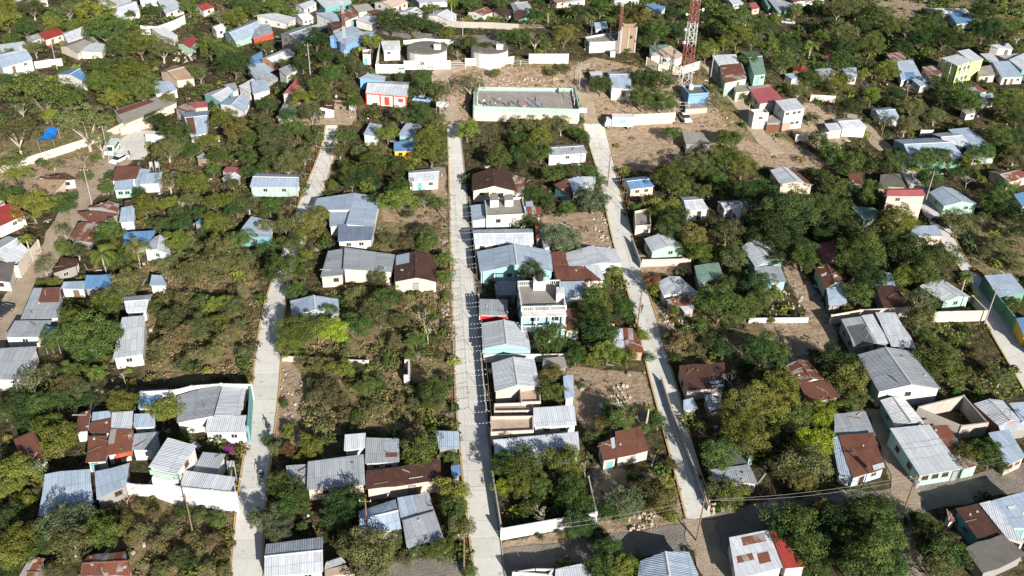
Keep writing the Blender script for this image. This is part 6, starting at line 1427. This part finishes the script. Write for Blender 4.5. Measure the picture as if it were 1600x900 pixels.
def tree(px, py, rpx, kind):
    tone, form = kind[0], kind[1:] or ''
    if tone == 'p': tone, form = 'y', 'p'
    # first guess of radius from the distance, then the crown's height above the ground
    r = rpx * pxm(hit(px, py, 2.0)); hc = max(.45 * r + .3, r * .82 + (.6 if r > 1.5 else 0))
    if form == 'f': hc = r * .8 + 2.2
    if form == 'c': hc = r * 1.2
    if form == 'p': hc = 4.2
    p = hit(px, py, hc); r = rpx * pxm(p) * (1.1 if py > 220 else 1.0)
    lot = tone in 'obm' and form in ('', 's') and samp(dry, p.x, p.y) > .5
    if lot: r *= .76; hc = r * .7; p = hit(px, py, hc)
    gz = tz(p.x, p.y); i = TRNG.randrange(100); rz = TRNG.uniform(0, 6.28)
    bush = r < 1.35 and form not in ('p', 'B')
    name = 'palm_tree' if form == 'p' else ('bare_tree' if form == 'B' else ('bush' if bush else ('shrub' if r < 2.0 and form not in ('f', 'D', 'c') else 'dry_tree' if tone in 'ob' else 'broadleaf_tree')))
    base = thing(name, None, {'palm_tree': 'palm tree', 'bush': 'bush', 'shrub': 'shrub'}.get(name, 'tree'), (p.x, p.y, gz))
    if form == 'p':
        tr = obj('trunk', PTR, base); tr.scale = (3.2, 3.2, hc)
        c = obj('fronds', PALMS[i % 3], base, (0.05 * 0, 0, hc)); c.scale = (r * .95,) * 3; slotset(c, [LEAF['y' if kind[0] != 'd' else 'g']])
        noun = 'palm tree'
    elif form == 'B':
        c = obj('branches', PROTO['B'][i % 4], base); s = r * 1.15; c.scale = (s, s, s * 1.1); noun = 'bare branched tree'
    else:
        k = form if form in PROTO else ('big' if r > 3.3 else ('mid' if r > 1.7 else 'sml'))
        me = PROTO[k][i % len(PROTO[k])]
        c = obj('crown', me, base, (0, 0, hc)); c.scale = (r * TRNG.uniform(1.0, 1.2), r * TRNG.uniform(1.0, 1.2), r * TRNG.uniform(.95, 1.15))
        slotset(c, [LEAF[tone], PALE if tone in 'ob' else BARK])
        if (not bush or k == 's') and not lot:
            tr = obj('trunk', PROTO['trunk'][i % 4], base); h = hc * .85; tr.scale = (r * .8, r * .8, h); tr.rotation_euler = (0, 0, rz)
            slotset(tr, [PALE if tone in 'ob' else BARK])
        noun = {'f': 'flat topped tree', 's': 'thin leaved tree', 'c': 'cone shaped tree', 'D': 'smooth domed tree'}.get(form, 'bush' if bush else 'tree')
        noun = name if name in ('bush', 'shrub') else noun
    base.rotation_euler = (0, 0, rz)
    sz = 'small' if r < 1.1 else ('low' if r < 1.6 else ('mid sized' if r < 2.6 else ('large' if r < 4 else 'huge')))
    TREES.append((base, Vector((p.x, p.y, gz)), sz, TW[tone] if form not in ('B',) else 'leafless', noun, r))
    return base
TD = """
00|30,130,110,y;200,40,90,o;60,40,80,y;160,170,80,g;330,150,70,y;465,165,60,y;590,68,108,yD;655,180,125,gD;420,60,80,os;810,90,38,o;940,60,50,g;1000,60,38,g;1180,40,60,g;1385,110,70,o;1480,105,80,y;1500,30,80,d;1580,60,60,g;765,285,100,g;880,270,115,y;1010,305,95,o;1310,290,95,y;1425,330,90,g;1460,400,105,d;630,430,95,g;820,460,125,y;640,520,110,y;880,560,115,g;235,560,190,gf;390,610,130,g;160,510,95,g;310,725,62,y;520,745,180,of;90,800,150,of;220,300,62,o;80,250,58,g;1245,460,60,o;1210,440,45,g;1050,620,55,o;985,750,85,d;1100,835,95,g;1400,745,95,y;1490,815,95,m;30,490,55,d;720,620,90,y;60,330,40,g;250,850,70,os;620,860,90,of;1560,880,70,g;1290,880,60,y;130,660,80,os
10|130,50,75,g;10,50,55,g;370,240,90,d;60,285,55,o;295,400,60,d;180,400,48,d;470,470,85,g;395,540,85,g;280,620,95,y;400,600,65,g;350,700,75,o;580,560,50,g;605,640,52,g;720,255,62,y;630,430,52,o;850,130,95,d;980,145,95,d;1110,45,50,p;1220,20,45,p;1340,20,62,g;1520,20,62,g;1120,170,55,d;1320,265,65,g;1200,220,45,y;1045,520,100,gc;1150,570,85,o;1340,520,105,os;1500,455,42,y;1550,225,52,g;1025,720,95,g;905,720,72,o;1130,740,60,o;820,830,82,y;1090,850,115,y;1325,810,85,y;550,850,65,g;100,830,100,o;250,800,80,g;370,860,62,g;25,770,72,o;60,650,62,d;200,720,62,d;905,480,42,d;330,520,60,d;430,350,70,d;300,300,60,d;560,380,60,d;1430,300,60,g;1260,330,45,oB;700,540,40,oB
20|60,230,75,g;150,230,95,os;330,220,90,m;230,75,45,p;400,60,62,d;550,45,75,g;130,95,62,d;780,130,125,m;900,190,95,g;845,255,62,g;1050,200,75,d;990,265,32,g;1010,80,62,d;1240,130,95,d;1390,130,140,g;1410,215,100,y;1210,315,90,y;1330,265,52,y;1545,170,85,d;1500,255,62,g;1490,385,62,g;555,520,80,d;830,480,90,d;935,505,105,d;820,610,95,g;935,635,95,g;330,430,62,o;250,455,50,o;1290,640,115,os;1260,560,62,os;1440,600,38,g;1490,645,26,p;160,790,85,o;60,775,75,o;180,860,85,y;310,775,75,o;410,830,62,g;445,865,52,g;1000,835,62,g;1340,860,75,g;1400,865,60,g;40,865,60,g;350,160,60,d;700,60,60,d;480,120,50,o;1130,90,50,d;1100,30,45,g;210,280,45,g;520,300,0,g
30|30,130,65,y;20,285,42,y;125,265,85,d;95,385,88,g;170,60,52,o;340,235,65,g;270,285,55,p;460,180,85,o;440,60,85,o;560,55,85,o;700,95,92,o;480,285,95,d;645,275,95,g;760,160,85,g;870,175,75,o;1000,165,95,g;950,245,85,d;1100,235,85,d;1060,82,42,g;1340,85,88,d;1350,190,95,d;1460,165,75,g;1530,145,52,y;1570,215,65,os;1575,295,52,g;450,390,85,g;595,465,52,y;745,440,88,y;255,485,75,g;430,515,95,y;330,412,42,g;190,565,65,o;645,595,72,y;500,670,85,d;780,605,85,d;880,560,62,oB;1060,512,65,d;1185,565,75,g;1240,635,95,g;900,665,85,o;1100,605,75,d;1050,725,62,o;725,745,70,ss;865,785,75,o;320,875,75,g;275,740,50,o;1500,640,110,g;1440,855,95,g;1560,860,85,d;1370,398,32,y;1565,735,62,d;1255,785,42,g;580,160,70,d;380,150,60,d;300,30,60,g;840,290,70,d;1230,250,60,g;660,440,50,o;620,760,30,g
01|60,110,110,yf;100,190,90,yf;330,130,85,os;60,315,85,g;205,390,120,y;410,370,85,g;535,205,62,o;660,275,52,g;905,385,75,y;1050,375,65,y;1060,235,75,os;1200,245,92,y;1190,345,65,o;1330,365,65,y;1430,355,75,y;1550,370,75,o;1050,35,95,o;1180,35,75,g;1350,75,65,g;1330,162,48,g;1450,245,48,o;1540,85,65,g;1560,175,55,d;690,545,75,g;400,545,62,os;480,665,62,o;400,655,62,y;640,690,85,p;850,645,85,p;730,625,52,y;760,735,85,g;160,600,52,p;1100,615,85,y;1165,625,95,o;1340,490,85,y;1385,655,150,o;1050,745,85,o;1200,785,135,b;1340,765,115,o;1500,735,105,o;790,855,95,o;275,760,75,os;340,870,52,y;260,870,36,y;1480,600,80,g;620,600,52,d;520,90,60,oB;1240,430,60,d;1130,500,60,d;1000,500,60,d;1420,470,50,d;600,690,50,d;870,320,55,d;1290,560,50,d;700,200,40,d;1480,400,60,d;1100,440,60,d;1120,400,70,oB
11|60,135,65,g;200,115,105,o;120,45,95,o;300,65,65,o;80,392,65,g;60,520,62,o;180,505,65,o;335,485,95,m;400,440,65,y;215,620,75,g;310,700,52,y;175,785,118,g;300,565,62,y;560,145,52,g;620,185,75,g;720,125,95,g;880,125,85,g;900,265,75,g;700,265,58,y;690,215,85,d;885,345,95,y;1055,360,90,os;1090,50,108,y;1140,365,55,g;830,595,75,o;935,620,85,b;1045,560,105,o;1060,625,65,g;1180,720,55,y;1190,835,60,y;760,845,95,o;980,815,100,bs;1520,90,88,g;520,35,55,o;760,45,65,o;725,665,28,g;660,60,65,o;480,260,40,y;950,440,50,o;740,350,55,d;600,240,55,d;460,740,45,d;60,660,60,d
21|100,40,75,g;30,60,60,d;180,60,65,g;260,190,65,g;130,320,65,g;350,400,52,g;505,340,110,s;490,170,52,g;380,170,52,o;240,400,42,o;310,590,110,s;700,170,38,y;1000,200,120,g;1045,270,85,g;1150,120,95,o;1220,185,65,g;1340,85,115,g;1440,135,95,m;1300,245,65,g;1190,295,55,g;820,350,65,bB;960,395,88,y;1010,445,85,d;980,525,88,d;1130,585,95,m;1150,665,85,y;1340,545,95,o;1300,660,48,y;1390,705,95,o;1400,805,52,g;130,805,88,d;645,800,48,y;600,855,32,y;870,850,65,r;780,405,42,g;1520,305,125,d;1560,455,105,d;1560,560,85,d;1330,885,75,g;1530,865,85,d;130,562,28,g;120,480,52,g;60,130,50,d;220,360,50,d;560,230,45,g;870,440,50,g;1240,500,50,d;740,390,30,m
31|130,430,180,d;60,560,150,d;300,420,125,g;425,275,85,g;430,405,85,g;200,645,95,g;230,725,85,g;530,115,85,g;650,135,65,g;765,115,95,g;400,60,85,g;650,310,98,g;600,645,148,g;560,725,138,g;625,830,115,d;800,480,118,y;770,400,65,g;880,520,62,g;900,665,160,d;1060,705,118,g;960,795,118,g;840,835,75,y;450,560,95,d;985,95,85,g;1080,75,75,g;1010,205,88,g;1330,50,75,g;1270,110,65,y;1180,485,95,o;1350,470,80,os;1400,365,85,g;1480,285,75,g;1480,400,85,d;1550,445,85,d;1560,545,65,d;1440,620,85,o;1500,700,75,o;1240,830,50,p;1450,20,52,g;1550,65,75,o;1250,225,52,oB;40,720,70,d;350,560,80,d;720,560,60,d;770,640,60,d;1350,680,60,o;1560,760,60,o;500,500,60,d;330,190,50,d;480,170,50,g;1180,180,45,g
02|660,105,98,y;450,175,88,y;560,290,180,g;320,330,85,g;680,300,98,g;500,345,98,g;780,20,72,o;970,135,85,o;1080,200,125,o;1150,60,75,b;1000,385,95,b;1100,300,125,b;1250,250,125,o;1330,400,105,b;1450,120,105,o;1150,480,80,o;1420,300,105,b;1520,400,70,o;1260,100,95,o;600,532,62,y;450,525,75,g;200,575,115,os;220,745,85,g;290,865,95,y;780,715,98,y;1040,765,102,y;400,625,85,b;780,570,75,oB;500,620,75,o;30,795,62,o;300,505,52,os;80,720,85,d;350,700,85,d;1350,100,70,y;1380,200,60,y;480,430,50,d;580,430,50,d;560,700,60,d;150,830,70,d;1500,230,60,o;1000,60,50,m;1200,880,30,g
12|240,20,65,g;260,245,120,g;200,345,85,y;380,260,95,y;475,265,90,Y;640,225,88,g;620,50,95,o;750,120,125,o;825,60,85,g;780,205,95,os;900,200,85,o;1075,250,130,oB;1000,325,62,g;280,450,62,o;400,485,95,m;530,505,75,y;640,505,62,o;440,645,125,b;520,695,115,b;350,600,62,o;680,620,75,g;760,600,52,g;640,805,62,g;740,745,75,o;1110,655,95,g;1150,740,62,o;830,460,42,g;1200,50,42,y;200,875,42,y;1030,150,42,o;1090,140,38,y;180,725,30,g;450,150,60,g;560,400,45,o;960,420,40,g;870,340,70,b;1120,330,60,o;310,300,70,y;930,80,60,b;1150,420,50,b;350,690,70,o;600,590,60,m;1000,720,70,o;1180,560,50,b;560,790,70,b;900,700,50,b
22|240,325,108,g;520,170,110,g;530,50,88,g;545,290,108,d;690,110,75,g;740,180,40,g;810,300,52,y;600,400,98,y;400,425,65,g;500,450,52,y;720,440,62,y;850,430,42,s;250,535,75,m;240,645,85,g;1010,140,48,y;1180,120,52,y;1300,100,150,g;1460,130,88,g;1550,60,75,g;1180,230,52,g;1280,285,32,g;1560,400,118,d;1400,600,98,oB;1500,705,140,m;1420,850,140,y;1580,565,95,d;690,820,95,g;625,770,75,g;910,830,65,g;850,745,30,p;820,870,42,g;1060,340,105,b;1150,395,75,b;1020,440,52,g;430,610,22,g;550,845,62,m;890,20,52,y;1180,860,40,o;60,190,40,d;450,240,60,d;580,110,60,m;400,120,50,g;380,370,50,d;660,420,50,d;1240,340,60,d;1320,380,60,d;1480,490,60,d;720,250,0,g;110,320,40,o;980,300,50,o
32|20,40,65,y;40,390,98,g;60,625,140,y;60,725,140,y;150,805,105,g;430,460,118,d;520,565,118,m;560,680,65,g;420,740,52,y;500,730,52,g;330,805,90,Y;270,760,85,m;560,40,88,g;500,140,42,y;960,60,100,os;950,190,98,o;1050,100,52,g;980,300,65,g;1070,450,118,g;1030,520,65,g;1060,375,65,g;1180,640,32,g;1540,110,65,g;1460,560,65,o;1290,40,28,y;20,200,32,y;330,425,32,g;1150,320,40,y;1350,480,40,o;1300,400,45,b;1260,530,40,m;300,420,50,d;600,600,60,d
03|90,250,120,y;40,350,88,y;160,425,65,y;110,685,130,y;60,765,108,y;60,865,65,g;370,60,120,y;430,535,128,s;330,605,128,s;440,685,128,o;280,685,98,g;640,620,108,y;650,540,75,o;790,560,85,m;780,400,80,oB;340,860,65,o;900,620,88,b;1050,620,75,o;1150,500,65,g;980,700,88,b;1130,785,95,o;1250,525,75,o;1350,550,65,g;1330,685,85,b;1200,660,65,b;1400,770,62,b;830,660,65,m;960,520,65,b;1010,860,85,o;1400,860,65,o;1590,530,50,o;1430,110,34,P;1290,100,32,g;1410,90,26,y;1090,20,50,d;160,90,40,d;40,520,90,d;100,600,60,d;560,690,60,d;880,470,60,m;1070,850,50,b;1180,820,50,d;720,560,50,y;1300,830,50,o
13|210,20,42,y;340,90,80,y;250,170,32,y;120,100,52,o;200,110,52,r;130,335,85,g;240,385,95,g;210,465,95,g;60,545,95,s;150,615,85,s;290,600,42,g;560,430,120,d;500,540,95,d;700,765,175,o;600,700,95,o;1030,110,118,g;1220,160,55,g;1230,375,108,y;1240,485,95,g;1250,645,52,y;1290,600,85,o;1140,745,85,y;1030,740,75,m;930,790,52,o;1340,870,52,g;880,640,65,o;1560,200,98,g;1540,345,62,Y;620,460,60,g;650,420,50,y;80,60,40,g;420,50,40,g;760,850,80,o;1570,270,50,g
23|60,200,118,g;50,330,85,y;190,340,75,g;310,180,125,y;370,375,105,g;440,460,85,g;90,480,65,g;200,500,85,oB;460,240,85,oB;430,580,95,d;600,730,85,g;690,850,95,y;560,870,95,g;770,800,50,y;970,310,45,p;920,400,115,m;1000,520,52,y;880,330,65,o;740,430,105,s;600,500,65,g;990,200,45,m;1290,150,118,g;1370,390,98,y;1290,360,85,o;1500,50,120,m;1330,40,65,g;500,40,62,o;560,20,42,g;1120,760,30,g;770,280,62,d;550,650,60,d;480,620,60,d;130,260,60,y;820,460,60,m;300,480,60,d;140,420,50,d;680,530,60,g;180,660,25,g;310,640,30,o
33|150,565,140,g;230,705,128,g;120,235,108,o;230,205,138,o;310,60,108,Y;220,310,85,m;335,180,65,m;650,500,158,g;700,580,128,g;470,565,128,d;430,765,75,Y;650,765,200,g;560,830,158,d;755,835,128,g;320,825,98,g;1060,685,118,o;1100,745,118,g;1000,600,85,g;1060,855,105,o;1230,150,85,m;1400,155,98,g;1350,95,75,g;20,20,65,y;80,430,0,g;350,480,90,m;400,660,120,d;560,660,120,d;1000,720,80,d;1310,210,40,y;850,560,40,o;940,540,60,d;60,640,90,d;130,830,60,d
"""
for ln in TD.strip().splitlines():
    t, rest = ln.split('|')
    for e in rest.split(';'):
        x, y, r, k = e.split(',')
        if float(r) <= 0: continue
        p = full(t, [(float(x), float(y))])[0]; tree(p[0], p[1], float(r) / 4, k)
# the far tree belt above the picture's top edge and beside it
# ---------------------------------------------------------------- undergrowth, weeds and rubble
def in_view(x, y, pad=260):
    v = np.stack([x, y, terr(x, y) - CZ], 1); zc = v @ np.array(FX)
    px = 800 + FOC * (v @ np.array(RX)) / zc; py = 450 - FOC * (v @ np.array(UX)) / zc
    return (px > -pad) & (px < 1600 + pad) & (py > -pad) & (py < 900 + pad)
def scatter(name, label, seed, poly, dens, rad, leaf, leaves, tone, avoid_dirt=True, hmul=.7):
    rng = np.random.default_rng(seed); W = [(p.x, p.y) for p in drape(poly)] if poly else None
    if W: x0, x1 = min(p[0] for p in W), max(p[0] for p in W); y0, y1 = min(p[1] for p in W), max(p[1] for p in W)
    else: x0, x1, y0, y1 = -250, 250, 50, 400
    n = int((x1 - x0) * (y1 - y0) * dens); x = rng.uniform(x0, x1, n); y = rng.uniform(y0, y1, n)
    k = ~samp(occ, x, y)
    if W:
        m = np.zeros((GH, GW), bool); fill(m, W, True); k &= samp(m, x, y)
    else: k &= in_view(x, y)
    if avoid_dirt: k &= (samp(dirt, x, y) < .5) | (rng.random(n) < .12)
    x, y = x[k], y[k]; n = len(x)
    # patchiness
    pt = np.sin(x * .31 + 1.3 * np.sin(y * .23)) + np.sin(y * .37 + 1.7 * np.sin(x * .19)); k = pt + rng.normal(size=n) * .8 > -.7; x, y = x[k], y[k]; n = len(x)
    r = rng.uniform(rad[0], rad[1], n) * rng.uniform(.6, 1.2, n); z = terr(x, y)
    L = leaves; cx = np.repeat(np.stack([x, y, z], 1), L, 0); rr = np.repeat(r, L)[:, None]
    p = rng.normal(size=(n * L, 3)); p /= np.linalg.norm(p, axis=1)[:, None]; p[:, 2] = np.abs(p[:, 2])
    cen = cx + p * rr * rng.uniform(.55, 1.05, (n * L, 1)) * np.array([1, 1, hmul]); nn = p + rng.normal(size=p.shape) * .8; nn /= np.linalg.norm(nn, axis=1)[:, None]
    tn = np.clip(np.repeat(rng.uniform(0, .8, n), L) + rng.uniform(0, .3, n * L), 0, 1)
    me = leafmesh(name, cen, nn, leaf * rng.uniform(.6, 1.3, n * L), tn, [tone]); return tag(obj(name, me), label, kind='stuff')
def mixleaf(key, a, b): return leafmat(key, a, b)
UG = mixleaf('scrub', (.29, .215, .115), (.095, .115, .035)); UG2 = mixleaf('lot_weeds', (.22, .28, .065), (.14, .12, .05)); UG3 = mixleaf('yard_weeds', (.14, .155, .05), (.13, .09, .05))
scatter('undergrowth', 'dry brown scrub filling the lot west of the left street', 1, [(225, 395), (415, 400), (405, 500), (393, 600), (228, 600)], .75, (.4, 1.1), .15, 50, UG, False)
scatter('undergrowth', 'mixed scrub on the big vacant lot between left and middle street', 2, [(455, 480), (560, 440), (708, 430), (718, 690), (470, 690)], .6, (.3, .95), .14, 46, UG, False)
scatter('undergrowth', 'brown thicket below the green trimmed white house', 3, [(175, 785), (365, 790), (356, 930), (200, 930)], .55, (.4, 1.1), .14, 46, UG, False)
scatter('undergrowth', 'weedy grass plot beside the far right street', 4, [(1445, 505), (1535, 505), (1602, 615), (1500, 640), (1480, 600)], 2.2, (.2, .55), .12, 22, UG2, False, .5)
scatter('undergrowth', 'olive green bushes among the dry scrub west of the left street', 31, [(225, 395), (415, 400), (405, 500), (393, 600), (228, 600)], .12, (.9, 1.8), .15, 170, LEAF['o'], False, .9)
scatter('undergrowth', 'olive green bushes on the big vacant lot', 32, [(455, 500), (560, 450), (708, 440), (718, 690), (470, 690)], .09, (.8, 1.7), .15, 160, LEAF['o'], False, .9)
scatter('undergrowth', 'fresh green bushes on the big vacant lot', 33, [(455, 500), (560, 450), (708, 440), (718, 690), (470, 690)], .04, (.6, 1.3), .15, 130, LEAF['y'], False, .9)
scatter('undergrowth', 'green brown bushes in the thicket at the bottom left', 34, [(175, 785), (365, 790), (356, 930), (200, 930)], .11, (.7, 1.5), .13, 160, LEAF['m'], False, .9)
scatter('undergrowth', 'thin scrub on the stony lot at the right street foot', 5, [(930, 690), (1055, 700), (1070, 810), (940, 830)], .4, (.3, .8), .13, 36, UG2, False)
scatter('undergrowth', 'scrubby yards beside the upper middle street', 6, [(590, 300), (700, 300), (704, 440), (600, 430)], .4, (.4, 1.0), .15, 40, UG, False)
scatter('undergrowth', 'bushy slope right of the right street', 7, [(1020, 480), (1200, 500), (1230, 600), (1060, 590)], .4, (.4, 1.0), .15, 40, UG3, False)
scatter('undergrowth', 'bushes between the left grove and the left street', 8, [(300, 180), (510, 180), (480, 300), (420, 440), (230, 420), (230, 300)], .30, (.5, 1.4), .2, 46, UG3, False)
scatter('undergrowth', 'green hedges and garden bushes crowding the yards', 21, None, .018, (.8, 1.7), .22, 150, LEAF['g'], True, 1.0)
scatter('undergrowth', 'yellow green garden bushes between the houses', 22, None, .010, (.8, 1.6), .22, 140, LEAF['y'], True, 1.0)
scatter('undergrowth', 'olive brown dry bushes between the houses', 23, None, .010, (.7, 1.5), .2, 120, LEAF['m'], True, .9)
scatter('dry_grass', 'golden dry grass on the hill around the court', 24, [(690, 100), (1050, 95), (1130, 150), (1140, 200), (920, 180), (905, 135), (740, 138), (730, 200), (690, 190)], .9, (.2, .5), .13, 14, mixleaf('straw', (.42, .31, .14), (.26, .20, .09)), False, .5)
scatter('weeds', 'low weeds and shrubs over the yards and lots', 9, None, .16, (.3, 1.0), .17, 24, UG3)
scatter('weeds', 'thin dry grass tufts on bare earth', 10, None, .10, (.1, .35), .10, 10, UG, False, .6)
scatter('treeline', 'far belt of shrubs beyond the town houses', 12, [(-40, -6), (1640, -6), (1640, 60), (1200, 120), (900, 40), (0, 30)], .035, (1.2, 2.6), .42, 70, LEAF['g'], False, .9)
def rubble(seed, label, poly, dens, sz, mat):
    rng = random.Random(seed); W = drape(poly); x0, x1 = min(p.x for p in W), max(p.x for p in W); y0, y1 = min(p.y for p in W), max(p.y for p in W)
    m = np.zeros((GH, GW), bool); fill(m, [(p.x, p.y) for p in W], True); mb = MB()
    for i in range(int((x1 - x0) * (y1 - y0) * dens)):
        x, y = rng.uniform(x0, x1), rng.uniform(y0, y1)
        if not samp(m, x, y) or samp(occ, x, y): continue
        s = sz * rng.uniform(.3, 1.2) ; z = tz(x, y); a = rng.uniform(0, 3); q = []
        for j in range(5): t = a + j * 1.2566 + rng.uniform(-.3, .3); q.append((x + math.cos(t) * s * rng.uniform(.7, 1), y + math.sin(t) * s * rng.uniform(.7, 1)))
        mb.prism([(u, v, z - .1) for u, v in q], [(x + (u - x) * .6, y + (v - y) * .6, z + s * rng.uniform(.5, 1.0)) for u, v in q])
    tag(mb.build('rubble', [mat]), label, kind='stuff')
STONE = dirtmat('limestone', (.52, .46, .38), (.36, .31, .25))
rubble(1, 'pale rubble heap at the foot of the rust roofed lot', [(985, 805), (1025, 800), (1030, 825), (980, 840)], 3.0, .38, STONE)
rubble(2, 'white stones at the street corner under the green shrub', [(1110, 783), (1140, 778), (1150, 795), (1112, 805)], 3.0, .4, STONE)
rubble(3, 'rock pile on the dirt lot right of the brick terraces', [(950, 605), (980, 600), (990, 630), (955, 640)], 2.4, .35, STONE)
rubble(4, 'scattered stones along the right street verge', [(1028, 480), (1060, 490), (1090, 520), (1050, 530)], 1.6, .3, STONE)
rubble(5, 'stony bank on the cleared lot beside the right street', [(925, 340), (955, 335), (962, 390), (930, 385)], 1.0, .3, STONE)
rubble(6, 'stones strewn along the middle street verge', [(680, 430), (710, 430), (712, 520), (690, 510)], 1.0, .3, STONE)
rubble(7, 'rocks along the left street verge', [(440, 560), (480, 600), (495, 680), (440, 680)], .7, .28, STONE)
rubble(8, 'stones over the yard right of the big dark grove', [(1205, 450), (1250, 440), (1262, 500), (1205, 495)], 1.2, .3, STONE)
rubble(9, 'pale bedrock showing on the bank behind the sports court', [(745, 118), (880, 122), (900, 138), (742, 137)], 1.2, .3, STONE)
rubble(10, 'rubble between the shack sheets above the left grove', [(270, 80), (305, 80), (305, 98), (272, 98)], .9, .4, STONE)

def debris():
    rng = random.Random(5); ms = [WOOD, METAL, wallmat('block'), roofmat('r'), wallmat('pwhite'), plain('blue_plastic', (.03, .15, .5), .5), wallmat('red'), DARK, wallmat('cream')]
    mb = MB(); L_ = [p for p, l in THINGS]
    for k in range(2600):
        c = rng.choice(L_); x, y = c.x + rng.gauss(0, 6.5), c.y + rng.gauss(0, 6.5)
        if samp(occ, x, y): continue
        z = tz(x, y); s = rng.uniform(.12, .5); mi = rng.choice([0, 0, 0, 1, 1, 2, 2, 2, 3, 3, 4, 2, 1, 3, 7, 8] + ([5, 6] if rng.random() < .2 else []))
        if rng.random() < .35: mb.box((x, y, z + .06), (rng.uniform(.8, 2.4), rng.uniform(.08, .2), .12), rng.uniform(0, 3), rng.choice([0, 0, 1, 2]))
        elif rng.random() < .4: mb.box((x, y, z + .03), (rng.uniform(.5, 1.5), rng.uniform(.4, 1.0), .06), rng.uniform(0, 3), mi)
        else: mb.box((x, y, z + s * .4), (s, s * rng.uniform(.6, 1.2), s), rng.uniform(0, 3), mi)
    tag(mb.build('debris', ms), 'planks, sheets, blocks and buckets lying about the yards', kind='stuff')
debris()

# ---------------------------------------------------------------- say which tree is which
def short(l):
    return l
used = set()
LM = [(p, short(l)) for p, l in THINGS]
ORD = ['', 'second ', 'third ', 'fourth ', 'fifth ']
TREES.sort(key=lambda t: -t[5])
for base, p, sz, tone, noun, r in TREES:
    cand = sorted(LM, key=lambda q: (q[0] - p).length)[:10]; best = None
    for lp, ll in cand:
        dx, dy = p.x - lp.x, p.y - lp.y
        rel = ('left of' if dx < 0 else 'right of') if abs(dx) > abs(dy) else ('beyond' if dy > 0 else 'in front of')
        tone_ = tone.split()[0] if False else tone
        L0 = f'{sz} {tone_} {noun} {rel} the {ll}'
        if len(L0.split()) > 16: L0 = f'{tone_} {noun} {rel} the {ll}'
        if len(L0.split()) > 16: continue
        if L0 not in used: best = L0; break
    if best is None: best = f'{sz} {tone} {noun} between the yards near the {cand[0][1]}'[:110]
    used.add(best); base['label'] = best
    g = {'broadleaf_tree': 'leafy trees among the houses', 'dry_tree': 'dry season trees among the houses', 'bush': 'bushes in the yards', 'shrub': 'tall shrubs among the houses', 'palm_tree': 'palms among the houses', 'bare_tree': 'bare trees in the lots'}[base.name.split('.')[0]]
    base['group'] = g
bpy.context.view_layer.update()
